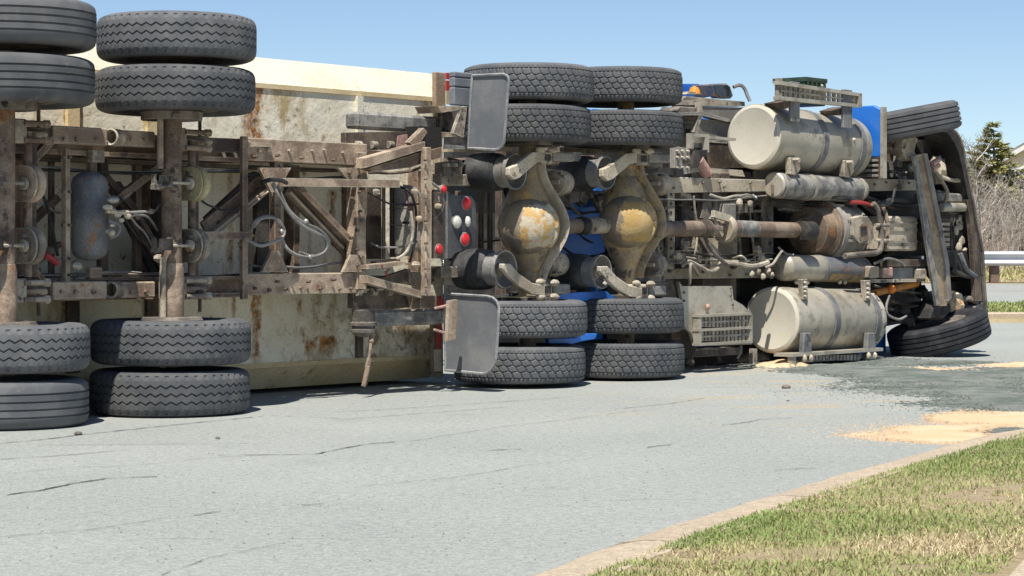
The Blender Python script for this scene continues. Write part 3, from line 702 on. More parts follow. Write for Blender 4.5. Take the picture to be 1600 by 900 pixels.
mb = MB(); mb.tz(TB1, TB1+.03, .04, 2.5, .86, 1.55); mb.tz(TB0-.03, TB0, .04, 2.5, .86, 1.55); mb.build('end_wall', M['cream_plain'], TR, smooth=0)
MB().tz(TB0, TB1, .03, 2.55, 2.45, .06).build('top_rail', M['cream_plain'], TR, smooth=0)
# rub strips along floor edges, just proud of the floor
for z, nm in ((Z1-.035,'seam_strip'),(Z0,'seam_strip')): MB().tz(TB0, TB1, z, z+.035, .838, .012).build(nm, M['cream_low'], TR, smooth=0)
# upright floor joints and crossmembers of the tub
for px in (30, 231, 455, 545, 648): 
    t = L(px,0,.8).x; MB().tz(t-.03, t+.03, .90, 1.70, .74, .108).build('floor_crossmember', M['frame'], TR, smooth=0)
for px, wd in ((112,.05),(236,.05),(560,.03)):
    t = L(px,0,.84).x; MB().tz(t-wd, t+wd, Z0+.04, .76, .815, .034).build('floor_stiffener', M['frame_dark'], TR, smooth=0)
    MB().tz(t-wd, t+wd, 1.86, Z1-.04, .815, .034).build('floor_stiffener', M['cream_low'] if px<500 else M['cream_plain'], TR, smooth=0)
# long sills of the tub behind the chassis rails
for z0,z1 in ((.775,.875),(1.735,1.83)): MB().tz(TB0+.1, L(600,0,.6).x, z0, z1, .58, .268).build('body_sill', M['frame_dark'], TR, smooth=0)
# front corner posts with tape
for y0,y1,x0,x1,w in ((112,172,681,697,.80),(476,582,677,690,.80)):
    a, b = L(x0,y0,w), L(x1,y1,w); MB().tz(a.x, b.x, b.z, a.z, w, .045).build('corner_post', M['wood'], TR, smooth=0, bevel=.006)
for y0,y1 in ((114,124),(126,142),(142,163),):
    MB().rect(697.5, y0, 706, y1, .62, .012).build('reflective_tape', M['tape_red'] if y0 != 142 else M['tape_white'], TR, smooth=0)
MB().rect(683,462,690,545,.55,.012).build('reflective_tape', M['tape_red'], TR, smooth=0); MB().rect(680,546,690,580,.55,.012).build('reflective_tape', M['tape_white'], TR, smooth=0)

# --- chassis
ZU0, ZU1, ZL0, ZL1 = 1.69, 1.85, .755, .905
tA, tB, tF = -3.0, L(386,0,.22).x, L(574,0,.22).x
for z0,z1,lab in ((ZU0,ZU1,None),(ZL0,ZL1,None)):
    mb = MB(); mb.tz(tA, tB-.002, z0+.02, z1-.035, .27, .22); mb.tz(tA, tB-.002, z0-.012, z0+.018, .235, .29); mb.tz(tA, tB-.002, z1-.033, z1-.015, .235, .29)
    mb.build('chassis_rail', M['frame'], TR, smooth=0)
    MB().tz(tB, tF, z0, z1, .22, .16).build('chassis_rail', M['frame_light'], TR, smooth=0, bevel=.006)
MB().tz(tA-.08, tA-.005, .70, 1.90, .235, .30).build('end_crossmember', M['frame'], TR, smooth=0, bevel=.006)
for z in (.95,1.3,1.65): MB().cyl((tA-.08,.33,z),(tA-.11,.33,z),.05,n=18).build('rear_lamp', M['lamp_red'], TR)
# dark inner web visible above the lower rail
MB().tz(tA, tB-.3, ZL1-.01, ZL1+.012, .42, .14).build('rail_flange', M['frame_dark'], TR, smooth=0)
MB().tz(tA, tF-.1, ZU0-.045, ZU0-.02, .40, .16).build('rail_flange', M['frame_dark'], TR, smooth=0)
# trailing beams (near face of the suspension) with equaliser eyes
for z in (1.80, .815):
    s_ = 1 if z > 1 else -1
    p = lambda px: L(px,0,.10).x
    MB().tz(p(84), p(168), z-.062, z+.052, .10, .10).build('equaliser_beam', M['frame_light'], TR, smooth=0, bevel=.008)
    MB().tz(p(190), p(243), z-.058, z+.046, .10, .10).build('equaliser_beam', M['frame_light'], TR, smooth=0, bevel=.008)
    c = L(179,0,.12); MB().lathe((c.x,.12,z-.004), (-1,-.35,0), [(-.05,.056),(.05,.056),(.055,.05),(.05,.043),(-.05,.043),(-.05,.056)], 22, cap=False).build('equaliser_eye', M['dusty'], TR)
    for px in (40, 288):
        MB().tz(p(px), p(px+44), z-.05, z+.04, .13, .09).build('spring_hanger', M['frame_dark'], TR, smooth=0, bevel=.006)
        MB().cyl((p(px-10),.12,z-.01), (p(px+34),.12,z-.01), .022).build('radius_rod', M['frame_light'], TR)
    for px in (10, 262):                              # axle seats with U-bolts
        MB().box((p(px),.05,z), (.17,.10,.15)).build('axle_seat', M['dusty'], TR, smooth=0, bevel=.01)
        for dz in (-.055,.05):
            mb = MB(); mb.cyl((p(px+12),.0,z+dz), (p(px+48),.0,z+dz), .018); mb.cyl((p(px+44),-.0,z+dz), (p(px+50),.0,z+dz), .028, n=6); mb.build('u_bolt', M['dusty'] if z<1 else M['frame'], TR)
        mb = MB(); mb.cyl((p(px+44),.06,z+s_*.02),(p(px+44),.06,z+s_*.16),.012); mb.build('bolt', M['frame_dark'], TR)
# axles
for px, w0 in ((8,0.0),(268,0.0)):
    t = 0 if px > 100 else -1.345
    ax = MB().cyl((t,0,.30),(t,0,2.28),.068,n=24).build('axle', M['frame'] , TR)
    MB().loft([((t,0,.62),.080,.080),((t,0,.93),.080,.080),((t,0,.98),.070,.070)], 24).build('axle_sleeve', M['frame_light'], TR)
    for z0,z1 in ((.56,.63),(1.92,1.99)):
        MB().lathe((t,0,z0),(0,0,1),[(0,.16),(.0,.20),(.05,.205),(z1-z0,.19),(z1-z0,.1)],32).build('brake_drum', M['dusty_dark'], TR)
    # tube of the brake cam beside the axle
    MB().cyl((t-.115,-.02,1.45 if px<100 else 1.60),(t-.115,-.02,2.25),.021,n=12).build('brake_camshaft', M['frame_light'], TR)
    MB().cyl((t-.10,-.03,.30),(t-.10,-.03,1.02),.022,n=12).build('brake_camshaft', M['dusty'], TR)
    MB().cyl((t+.22,.05,.90),(t+.22,.05,1.80),.026,n=14).build('brake_tube', M['frame'], TR); MB().cyl((t+.30,.12,.90),(t+.30,.12,1.80),.033,n=14).build('brake_tube', M['frame_dark'], TR)
    for py, mt in ((287,'zinc' if px>100 else 'frame_light'),(384,'dusty')):
        c = L(302 if px>100 else 44, py, -.02)
        ch = MB().lathe((c.x,-.02,c.z),(1,.15,0),[(0,.02),(0,.10),(.008,.112),(.02,.118),(.035,.118),(.04,.108),(.06,.095),(.07,.06),(.075,.0)],30).build('brake_chamber', M[mt], TR)
        MB().prism([(c.x-.014,.085,c.z-.112)]+[(c.x-.014,-.02-.10*math.cos(q*math.pi/12),c.z+.112*math.sin(q*math.pi/12)) for q in range(-6,7)]+[(c.x-.014,.085,c.z+.112)],(.010,0,0)).build('chamber_bracket', M[mt], TR, smooth=0)
        mb = MB(); mb.cyl((c.x-.02,-.03,c.z),(c.x-.26,-.075,c.z),.011); mb.lathe((c.x-.03,-.03,c.z),(-1,0,0),[(0,.04),(.02,.04),(.025,.02)],14); mb.build('push_rod', M['brass'] if px>100 else M['dusty'], TR)
        for dz in (.06,-.06): MB().cyl((c.x-.035,-.02,c.z+dz),(c.x-.012,-.02,c.z+dz),.013,n=6).build('bolt', M['steel'], TR)
        mb = MB(); mb.loft([((c.x-.30,-.09,c.z-.03),.06,.03),((c.x-.30,-.09,c.z+.045),.055,.03)],14); mb.box((c.x-.37,-.09,c.z-.03),(.09,.03,.03)); mb.box((c.x-.40,-.09,c.z),(.018,.03,.10)); mb.build('slack_adjuster', M['dusty_dark'] if py<300 else M['black'], TR)
# wheels of the trailer
AXT = [(-1.345,[2.437,2.095,.475,.143],['rib','rib','zig','rib']), (0,[2.452,2.112,.470,.146],['zig']*4)]
for t, zs, ks in AXT:
    for i, (z, k) in enumerate(zip(zs, ks)):
        dt = (.045,.035,-.005,-.015)[i]
        wheel(TR, (t+dt, 0, z), k, 'rust', flip=(i in (1,3)), label={'rib':'tyre with straight rib grooves','zig':'tyre with zigzag tread grooves'}[k])

# --- uprights and braces of the underframe
def V(nm, mat, *a, **k): return MB().vbar(*a, **k).build(nm, M[mat], TR, smooth=0, bevel=.004)
V('upright', 'frame_light', 95,110,232,440,.16, frac=.55)
V('upright', 'frame', 34,52,230,445,.30); V('upright','frame_dark',150,170,230,442,.40); V('upright','frame_dark',205,222,245,435,.55); V('upright','frame_dark',74,86,250,430,.5)
V('upright', 'frame', 374,388,213,468,.14, frac=.4)
V('upright', 'frame', 421,440,250,432,.24); V('upright','frame_light',541,572,238,452,.20, frac=.55)
V('upright', 'frame_light', 657,674,230,462,.02, frac=.5)
V('upright', 'frame_dark', 608,620,285,402,.50); V('upright', 'frame', 596,603,290,405,.45)
MB().rect(573,285,596,405,.62,.05).build('back_plate', M['frame_dark'], TR, smooth=0)
def P(nm, mat, pts, w, d, **k): return MB().poly(pts, w, d).build(nm, M[mat], TR, smooth=0, **k)
P('gusset','frame_light',[(405,262),(455,262),(440,288),(436,300),(424,300),(418,288)],.19,.025)
P('gusset','frame_light',[(410,425),(425,392),(437,392),(450,425)],.19,.025)
P('gusset','frame_light',[(528,262),(573,262),(573,282),(545,282)],.19,.025)
P('gusset','frame_light',[(536,425),(548,398),(572,398),(572,425)],.19,.025)
# diagonals: pairs of angle irons
def dia(a, b, w, th, d, mat, nm='diagonal_brace'):
    p0, p1 = L(a[0],a[1],w), L(b[0],b[1],w); return MB().bar(p0, p1, th, d).build(nm, M[mat], TR, smooth=0, bevel=.004)
dia((318,358),(416,276),.36,.10,.03,'frame'); dia((316,378),(420,292),.30,.035,.06,'frame_light'); dia((322,344),(400,272),.42,.05,.05,'frame_dark'); dia((332,372),(422,296),.275,.014,.03,'frame_light')
dia((446,296),(545,398),.36,.075,.04,'frame_dark'); dia((462,290),(556,386),.30,.05,.05,'frame'); dia((452,300),(536,388),.33,.018,.03,'frame_light')
dia((178,290),(258,420),.50,.10,.05,'frame_dark'); dia((162,272),(212,330),.46,.045,.04,'frame_dark'); dia((172,320),(246,262),.36,.055,.04,'frame'); dia((40,262),(82,216),.14,.05,.05,'frame')
dia((46,350),(90,308),.42,.05,.05,'frame_dark'); dia((60,408),(95,380),.36,.03,.05,'frame'); dia((44,412),(76,448),.18,.035,.03,'frame'); dia((186,300),(250,425),.62,.16,.03,'black','shade_bar')  # the last, black bar fills in shade behind the braces
dia((216,338),(262,410),.44,.03,.03,'frame_dark')
# tie bar across the front bay
P('tie_bar','frame_light',[(446,278),(625,281),(625,293),(446,291)],.08,.05)
P('tie_bar','frame',[(320,362),(392,362),(398,368),(392,374),(320,374)],.10,.06)
# marks of chalk on the rail, stub plates
for x in (344,362): P('chalk_mark','tape_white',[(x,232),(x+4,230),(x+10,246),(x+6,247)],.229,.004)
P('rail_plate','frame_dark',[(330,215),(384,217),(384,238),(330,238)],.205,.03)
P('rail_cap','frame_light',[(388,221),(425,224),(425,229),(388,229)],.19,.03)
for px,py in ((398,245),(432,243),(470,247),(520,250),(556,255),(560,300),(560,330),(556,360),(556,390),(556,415),(432,440),(480,440),(520,437)):
    c = L(px,py,.20); MB().cyl((c.x,.205,c.z),(c.x,.17,c.z),.012,n=6).build('bolt', M['frame_dark'], TR)
# black mass added to deepen the shade behind the braces
c = L(262,300,.66); MB().cyl((c.x,.70,1.0),(c.x,.70,1.6),.09,n=20).build('shade_cylinder', M['black'], TR)
# black strips put in for the deep shade between uprights
for x0,x1,y0,y1 in ((252,272,260,432),(402,421,270,425)): MB().rect(x0,y0,x1,y1,.70,.05).build('shade_strip', M['black'], TR, smooth=0)

# --- air tank of the trailer
c0, c1 = L(140,268,.22), L(140,402,.22)
at = MB().lathe((c0.x,.22,c1.z-.02),(0,0,1),[(0,.03),(.01,.07),(.035,.105),(.07,.118),(.50,.118),(.535,.105),(.56,.07),(.57,.03)],30).build('air_tank', M['tank_navy'], TR)
MB().box((c0.x+.03,.19,c0.z+.10),(.10,.06,.085)).build('tank_bracket', M['dusty'], at, smooth=0, bevel=.008); MB().box((c0.x+.01,.19,c1.z-.10),(.10,.06,.075)).build('tank_bracket', M['frame_light'], at, smooth=0, bevel=.008)
MB().box((c0.x+.015,.22,c0.z+.04),(.05,.05,.14)).build('tank_neck', M['frame_dark'], at, smooth=0)
# valve cluster to the right of the tank
mb = MB()
for px,py,r in ((168,324,.030),(176,330,.026),(184,336,.024),(193,332,.022),(200,338,.026),(190,344,.020),(176,352,.018),(170,362,.022)): mb.ball(L(px,py,.02), r, 8, 6, (1.2,.8,.8), .1)
mb.tube([L(166,330,.02),L(180,332,.02),L(200,332,.02)],.014,6,0); mb.build('air_valve', M['brass'], TR)
mb = MB(); mb.ball(L(176,312,.02), .05, 10, 8, (1.0,.7,.55)); mb.build('valve_cap', M['steel'], TR)
MB().ball(L(174,364,.0), .026, 8, 6).build('drain_valve', M['brass'], TR)
for pts, r, mt in (([(200,332,.02),(222,331,.05),(240,330,.05),(250,320,.1)],.009,'hose'), ([(198,340,.02),(214,336,.04),(232,340,.05),(246,360,.1)],.009,'hose'),
                   ([(170,345,.02),(186,352,.0),(184,366,.0),(172,372,.02)],.011,'hose'), ([(196,344,.02),(216,372,.1),(236,388,.14)],.008,'hose_black'),
                   ([(208,300,.1),(196,310,.05),(178,318,.02)],.010,'hose_black'), ([(60,290,.1),(76,330,.2),(90,400,.2)],.010,'hose_black'),
                   ([(202,336,.03),(214,352,.05),(228,366,.08),(244,398,.1)],.007,'hose')): MB().hose(pts, r).build('air_hose', M[mt], TR)
MB().hose([(70,398,.05),(80,404,.05),(90,412,.05)],.02).build('hose_coupling', M['red_wire'], TR)
# loops of grey hose in the front bays
for pts, r in (([(392,362,.08),(398,346,.05),(418,338,.05),(434,344,.06),(444,360,.08),(440,372,.06),(428,378,.05),(408,384,.05),(392,378,.07),(380,370,.1)],.012),
               ([(396,356,.06),(408,342,.04),(428,341,.04),(440,356,.06)],.010),
               ([(424,282,.08),(430,296,.05),(444,320,.03),(462,344,.03),(486,360,.03),(506,370,.04),(511,384,.05),(503,396,.06),(484,402,.05),(462,398,.04),(448,388,.04),(440,372,.06)],.0125),
               ([(430,282,.09),(438,300,.06),(452,328,.04),(474,348,.03),(498,358,.03),(514,376,.05),(508,392,.07),(490,400,.06),(468,394,.05)],.010)): MB().hose(pts, r).build('air_hose', M['hose'], TR)
MB().hose([(408,286,.06),(422,281,.04),(440,282,.05),(448,286,.06)],.016).build('hose_clamp', M['hose_black'], TR)
for px,py in ((478,346),(484,402),(440,362)): MB().ball(L(px,py,.03),.02,8,6).build('hose_clip', M['steel'], TR)

# --- front of the trailer: landing gear folded along the frame
# upper leg
ul = MB().rect(557,178,684,204,.30,.13).build('landing_leg', M['tank_dark'], TR, smooth=0, bevel=.02)
MB().rect(684.5,182,706,203,.31,.10).build('leg_foot_tube', M['frame_light'], ul, smooth=0, bevel=.01)
P('leg_plate','frame_dark',[(540,207),(660,205),(656,233),(540,235)],.26,.05); P('leg_plate_stain','pink',[(622,212),(650,207),(650,230),(620,230)],.252,.006)
for px in (556,580,606): 
    c = L(px,226,.25); MB().cyl((c.x,.25,c.z),(c.x+.05,.25,c.z),.028,n=12).build('spacer_tube', M['dusty'], TR)
P('arm_plate','frame_light',[(572,247),(664,221),(664,233),(572,262)],.06,.10); P('arm_plate','frame',[(574,264),(650,240),(690,230),(690,246),(640,262),(588,268)],.10,.08)  # upper plate coloured paler as lit, lower one darker as shaded
MB().rect(657,198,690,236,.12,.16).build('bracket_box', M['black'], TR, smooth=0)
P('bracket','frame_light',[(640,222),(662,200),(668,206),(650,232)],.08,.05)
P('bracket','frame_light',[(684,165),(722,166),(716,172),(690,176)],.14,.24); P('bracket','dusty_dark',[(690,176),(722,167),(706,208),(688,208)],.26,.04); P('bracket','frame_light',[(686,206),(722,208),(728,213),(690,214)],.14,.14)
P('flap_bracket','dusty',[(722,168),(730,166),(724,215),(708,208)],.12,.03)
# lower leg
ll = MB().rect(572,484,692,509,.22,.14).build('landing_leg', M['tank_dark'], TR, smooth=0, bevel=.02)
MB().tz(L(693,0,.23).x, L(704,0,.23).x, L(698,505,.23).z, L(698,486,.23).z, .23, .10).build('leg_foot_tube', M['dusty'], ll, smooth=0, bevel=.01)
MB().poly([(681,466),(694,466),(694,481),(681,484)],.215,.06).build('bracket', M['red_wire'], TR, smooth=0)
P('foot_plate','wood',[(702,470),(715,468),(712,530),(699,533)],-.04,.03)
for a,b in (((679,482),(700,477)),((678,515),(698,521))): dia(a,b,.0,.018,.02,'pink','foot_strut')
P('leg_bracket','frame_dark',[(552,455),(658,452),(656,478),(610,484),(552,482)],.24,.06); P('bracket','frame_light',[(574,430),(660,455),(660,466),(574,442)],.08,.08)
MB().rect(657,462,682,482,.10,.10).build('bracket_box', M['rust'], TR, smooth=0); P('bracket','frame_dark',[(580,440),(640,420),(650,446),(600,438)],.26,.05)
for px in (556,580,604): c = L(px,456,.23); MB().cyl((c.x,.23,c.z),(c.x+.045,.23,c.z),.03,n=12).build('spacer_tube', M['dusty'], TR)
c = L(571,505,.20); gb = MB().lathe((c.x,.22,c.z+.10),(0,0,-1),[(0,.06),(0,.085),(.09,.085),(.095,.10),(.115,.10),(.12,.085),(.14,.085),(.145,.097),(.165,.095),(.19,.06),(.2,.03)],26).build('gearbox', M['dusty_dark'], TR)
cr = MB(); cr.tube([L(579,524,.18),L(579,540,.14),L(577,556,.12),L(574,580,.12)],.011,8); cr.ball(L(580,533,.15),.022,10,7); cr.build('crank_shaft', M['shaft'], TR)
MB().cyl(L(575,572,.08), L(568,604,.08), .019, n=12, bev=.006).build('crank_handle', M['rust'], TR)
MB().bar(L(577,560,.12), L(573,576,.08), .03,.02).build('crank_arm', M['shaft'], TR, smooth=0)
# hoses and wires round the front upright
for pts, r, mt in (([(618,290,.2),(640,300,.1),(650,330,.1),(648,380,.1),(640,410,.12)],.010,'hose_black'), ([(630,290,.2),(652,298,.1),(660,330,.08),(654,372,.08),(660,402,.1)],.012,'hose'),
                   ([(676,286,.15),(690,300,.1),(692,320,.1),(684,336,.1),(676,342,.1)],.011,'hose'), ([(676,298,.15),(684,306,.1),(684,318,.1),(676,326,.1)],.010,'hose'),
                   ([(633,296,.2),(638,316,.15),(641,330,.15)],.006,'red_wire'), ([(608,326,.2),(640,326,.12)],.004,'hose_black'), ([(608,350,.2),(644,355,.12)],.004,'hose_black'),
                   ([(642,330,.1),(645,365,.1),(636,392,.1),(620,405,.15)],.011,'dusty'), ([(596,414,.1),(602,424,.08),(606,432,.08)],.008,'red_wire')): MB().hose(pts, r).build('air_hose', M[mt], TR)
mb = MB(); mb.ball(L(655,342,.06),.03,8,6,(1,1,.8),.15); mb.ball(L(684,322,.08),.03,8,6,(1.2,1,.7),.15); mb.build('glad_hand', M['brass'], TR)
c0, c1 = L(634,292,.4), L(634,400,.4); MB().cyl((c0.x,.42,c1.z),(c0.x,.42,c0.z),.075,n=24,bev=.02).build('air_cylinder', M['grey_box'], TR)
P('cross_plate','rust',[(588,408),(625,404),(625,412),(588,416)],.30,.06); P('cross_plate','frame_light',[(575,414),(630,408),(640,414),(575,420)],.12,.08)
for py in (320,348): c = L(634,py,.335); MB().box((c.x,.333,c.z),(.07,.01,.02)).build('wire_tie', M['hose_black'], TR, smooth=0)
# ================================================================== TRACTOR
TK = root('tractor_truck', L(970,395,.15).x, .15, 'overturned blue tractor truck, its dusty underside showing two round fuel tanks and yellowed axle housings', 'truck')
def B(nm, mb, mat, par=None, **k): return mb.build(nm, M[mat], par or TK, **k)
def T(nm, mat, pts, w, d, par=None, **k): k.setdefault('smooth',0); return MB().poly(pts, w, d).build(nm, M[mat], par or TK, **k)
def Q(nm, mat, x0, y0, x1, y1, w, d, par=None, **k): k.setdefault('smooth',0); return MB().rect(x0,y0,x1,y1,w,d).build(nm, M[mat], par or TK, **k)
tA3, tA4 = L(820,0,.15).x, L(972,0,.15).x
AX = .15
# wheels, each its own copy
for px, rows in ((None,[(826,133),(821,196),(815,497),(812,567)]), (None,[(969,137),(970,203),(971,492),(972,560)])):
    for i,(x,y) in enumerate(rows):
        c = L(x,y,AX); wheel(TK, (c.x,AX,c.z), 'lug', 'dark', flip=(i in (1,3)))
for (x,y),k,sl,lab in (((1419,192),'steer',.150,'upper steered front tyre'),((1467,521),'steer_dark',.225,'dark front tyre turned askew on the road')):
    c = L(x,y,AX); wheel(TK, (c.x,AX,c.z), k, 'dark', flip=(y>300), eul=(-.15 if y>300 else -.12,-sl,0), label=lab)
# chassis rails
def rail(x0,y0a,y0b,x1,y1a,y1b,w,d,mat): return B('chassis_rail', MB().prism([L(x0,y0b,w),L(x1,y1b,w),L(x1,y1a,w),L(x0,y0a,w)],(0,d,0)), mat, smooth=0, bevel=.004)
rail(1030,276,302,1196,281,299,.36,.26,'rail'); rail(1346,279,299,1445,281,297,.36,.26,'rail'); rail(1030,414,436,1210,414,434,.60,.10,'rail'); rail(1355,416,440,1445,415,436,.36,.26,'dusty_dark')
tR0, tR1 = L(690,0,.45).x, L(1035,0,.45).x
for z0,z1 in ((1.62,1.74),(.80,.92)): B('chassis_rail', MB().tz(tR0, tR1, z0, z1, .42, .22), 'dusty', smooth=0)
rail(1200,281,299,1350,281,299,.42,.2,'dusty'); rail(1206,414,434,1356,414,436,.62,.1,'dusty_dark')
Q('frame_horn','dusty',690,272,740,290,.36,.10, bevel=.006); Q('frame_horn','dusty',690,416,722,434,.34,.12, bevel=.006)
T('rail_top','tape_white',[(700,229),(800,230),(800,236),(700,237)],.46,.2); Q('rail_top','dusty',880,232,950,240,.5,.2)
T('bracket','dusty_dark',[(694,254),(722,250),(722,272),(694,276)],.34,.10)
for px in (694,706,716): c=L(px,258,.33); B('bolt', MB().cyl((c.x,.34,c.z),(c.x,.28,c.z),.014,n=6),'dusty')
# light panel across the rear of the frame
lp = T('light_panel','dusty_dark',[(678,296),(684,296),(697,298),(704,303),(712,305),(724,305),(736,307),(743,316),(744,340),(743,376),(736,388),(722,391),(710,396),(704,404),(678,404)],.10,.02)
lp.data.materials[0] = M['panel']
Q('panel_fold','frame_dark',676,300,697,404,.09,.012, par=lp)
T('panel_edge','band',[(697,298),(700,299),(700,403),(697,404)],.085,.012, par=lp)
def lamp(px,py,r,mat,nm):
    c = L(px,py,.10); o = MB().lathe((c.x,.10,c.z),(0,-1,0),[(0,r*1.18),(.012,r*1.18),(.016,r*1.08),(.012,r)],24,cap=False).build('lamp_ring', M['band'], lp)
    MB().lathe((c.x,.10,c.z),(0,-1,0),[(0,r),(.016,r),(.028,r*.8),(.034,r*.4),(.035,.001)],24).build(nm, M[mat], lp)
lamp(727,318,.046,'lamp_red','tail_lamp'); lamp(725,374,.046,'lamp_red','tail_lamp'); lamp(684,390,.038,'lamp_red','tail_lamp'); lamp(712,347,.046,'lamp_white','reverse_lamp'); lamp(691,296,.03,'lamp_red','tail_lamp')
MB().ball(L(731,346,.07),.036,10,7,(.8,.5,1.1),.08).build('plate_lamp', M['lamp_white'], lp)
# --- drive axles
def drive_axle(px, py, dome_mat, house_mat):
    c = L(px,py,AX); t, z = c.x, c.z
    secs = [(.24,.07,.07),(.72,.07,.07),(.80,.085,.09),(.92,.085,.095),(z-.36,.095,.11),(z-.26,.14,.16),(z-.15,.19,.21),(z,.21,.235),(z+.15,.19,.21),(z+.26,.14,.16),(z+.36,.095,.11),(1.68,.085,.095),(1.80,.085,.09),(1.88,.07,.07),(2.36,.07,.07)]
    a = B('axle_housing', MB().loft([((t,AX,q),rt,rw) for q,rt,rw in secs], 28), house_mat)
    n = Vector((-1,-.52,0)).normalized(); o = Vector((t-.05,AX-.06,z-.01))
    MB().lathe(o, n, [(-.02,.245),(.045,.245),(.055,.225),(.085,.22),(.15,.19),(.20,.14),(.225,.075),(.23,.0)],36).build('axle_cover', M[dome_mat], a)
    # gasket lip on the forward side, seen as a pale edge
    m2 = MB(); cs = lambda q: .5+.5*math.cos(math.pi*(q-z)/.48)
    m2.loft([((t+.04+.10*cs(q),AX-.07,q),.016+.008*cs(q),.085+.165*cs(q)) for q in [z-.48+i*.06 for i in range(17)]],20).build('housing_flange', M['housing'] if dome_mat!='dome' else M['rail'], a)
    for i in range(14):
        c_ = 2*math.pi*i/14; e1 = n.cross(Vector((0,0,1))).normalized(); q = o + e1*(.232*math.cos(c_)) + Vector((0,0,.232*math.sin(c_)))
        MB().cyl(q+n*.04, q+n*.066, .014, n=6).build('bolt', M['housing'], a)
    for z0,z1 in ((.60,.70),(1.90,2.0)): B('brake_drum', MB().lathe((t,AX,z0),(0,0,1),[(0,.17),(0,.205),(z1-z0,.205),(z1-z0,.17)],32),'dusty_dark')
    return t, z
d3 = drive_axle(824,352,'dome','grease'); d4 = drive_axle(978,345,'dome2','housing')
# patches of bare metal on the covers
t, z = d3
# --- air springs
def air_spring(px, py, r=.145, bag=.25, mat='bag', lo=False):
    c = L(px,py,.0); o = Vector((c.x,.0,c.z))
    a = MB().lathe(o+Vector((0,.14,0)),(-.10,1,0),[(0,r*.86),(.0,r*.95),(.03,r*1.05),(.09,r*1.09),(bag-.04,r*1.09),(bag+.02,r*1.02),(bag+.05,r*.8)],32).build('air_spring', M[mat], TK)
    MB().lathe(o,(-.05,1,0),[(.02,.03),(.07,.05),(.10,r*.8),(.06,r*.90),(.0,r*.95),(-.002,r*1.0),(.03,r*1.02),(.05,r*.9),(.15,r*.86)],32).build('spring_piston', M['steel'], a)
    MB().lathe(o+Vector((0,.09,0)),(0,-1,0),[(0,.05),(.05,.05),(.06,.035),(.09,.03)],16).build('piston_hub', M['dusty'], a)
    return a
air_spring(806,268,.140,.26); air_spring(948,270,.135,.24); air_spring(790,421,.148,.27); air_spring(941,425,.138,.26)
# --- suspension arms, seats and clamps
def arms(dx, up, lo):
    T('suspension_arm','rail',[(x+dx,y) for x,y in up],-.06,.045, bevel=.006); T('suspension_arm','rail',[(x+dx,y) for x,y in lo],-.06,.045, bevel=.006)
up3 = [(796,262),(806,258),(832,238),(850,236),(850,252),(840,254),(812,278),(804,281),(796,274)]
lo3 = [(786,412),(798,412),(812,428),(832,442),(852,446),(852,462),(832,460),(812,448),(798,434),(786,420)]
arms(0, up3, lo3)
up4 = [(x+146,y+2) for x,y in up3]; lo4 = [(x+152,y+4) for x,y in lo3]; arms(0, up4, lo4)
for dx, dy in ((0,0),(150,2)):
    for (x0,y0,x1,y1,mt) in ((846,236,864,256,'dusty'),(866,238,898,252,'grey_box'),(842,442,864,464,'rail'),(866,444,892,460,'grey_box')):
        Q('axle_clamp', mt, x0+dx, y0+dy, x1+dx, y1+dy, -.02, .14, bevel=.012)
    for (x,y) in ((846,441),(868,442),(846,464),(868,464),(846,234),(866,234)):
        c = L(x+dx,y+dy,-.05); B('clamp_nut', MB().ball((c.x,-.04,c.z),.036,8,6,(1.5,.8,.8),.08),'rail')
    Q('clamp_recess','black',852+dx,447+dy,861+dx,458+dy,-.024,.01); Q('clamp_recess','black',852+dx,241+dy,861+dx,251+dy,-.024,.01)
    for (x,y) in ((866,285),(858,412)):
        c = L(x+dx*1.04,y+dy,.12)
        bc = B('brake_chamber', MB().lathe((c.x,.12,c.z),(1,.15,0),[(-.03,.0),(-.03,.03),(-.01,.085),(.0,.10),(.02,.105),(.05,.10),(.06,.108),(.075,.108),(.08,.10),(.16,.095),(.2,.05),(.2,0)],28),'dusty')
        MB().box((c.x-.04,.10,c.z),(.02,.14,.035)).build('chamber_yoke', M['rail'], bc, smooth=0, bevel=.006)
        MB().box((c.x-.02,.02,c.z+(.07 if y<300 else -.07)),(.08,.04,.02)).build('chamber_bracket', M['dusty_dark'], bc, smooth=0)
# --- drive shafts
def cyl_px(nm, x0,y0,x1,y1,w,rpx,mat, par=None, n=22, bev=0.0):
    p0, p1 = L(x0,y0,w), L(x1,y1,w); r = rpx / ((S(x0,w)+S(x1,w))/2); return MB().cyl(p0,p1,r,n=n,bev=bev).build(nm, M[mat], par or TK)
ds = cyl_px('drive_shaft',858,353,935,353,.16,12,'shaft'); cyl_px('shaft_collar',904,353,914,353,.16,14,'black',ds); cyl_px('shaft_yoke',918,353,944,352,.16,13,'dusty',ds)
ds = cyl_px('drive_shaft',1012,358,1120,357,.16,12.5,'shaft'); cyl_px('shaft_collar',1092,357,1105,357,.16,14,'frame_dark',ds); cyl_px('shaft_collar',1012,358,1030,358,.16,17,'housing',ds)
ds = cyl_px('drive_shaft',1128,357,1252,360,.22,12.5,'shaft'); cyl_px('shaft_collar',1150,357,1178,358,.22,13,'tank_dark',ds)
cyl_px('shaft_yoke',1112,358,1128,358,.16,10,'rust',ds); cyl_px('shaft_yoke',1250,360,1268,361,.16,15,'black',ds)
c = L(1132,357,.16); cb = B('centre_bearing', MB().lathe((c.x,.16,c.z),(1,0,0),[(-.035,.085),(-.04,.115),(-.02,.128),(.02,.128),(.04,.115),(.035,.085)],28),'rail')
MB().bar(L(1114,334,.10), L(1140,342,.10), .06,.04).build('bearing_bracket', M['rail'], cb, smooth=0); MB().bar(L(1112,340,.12), L(1126,368,.12), .035,.05).build('bearing_bracket', M['dusty'], cb, smooth=0)
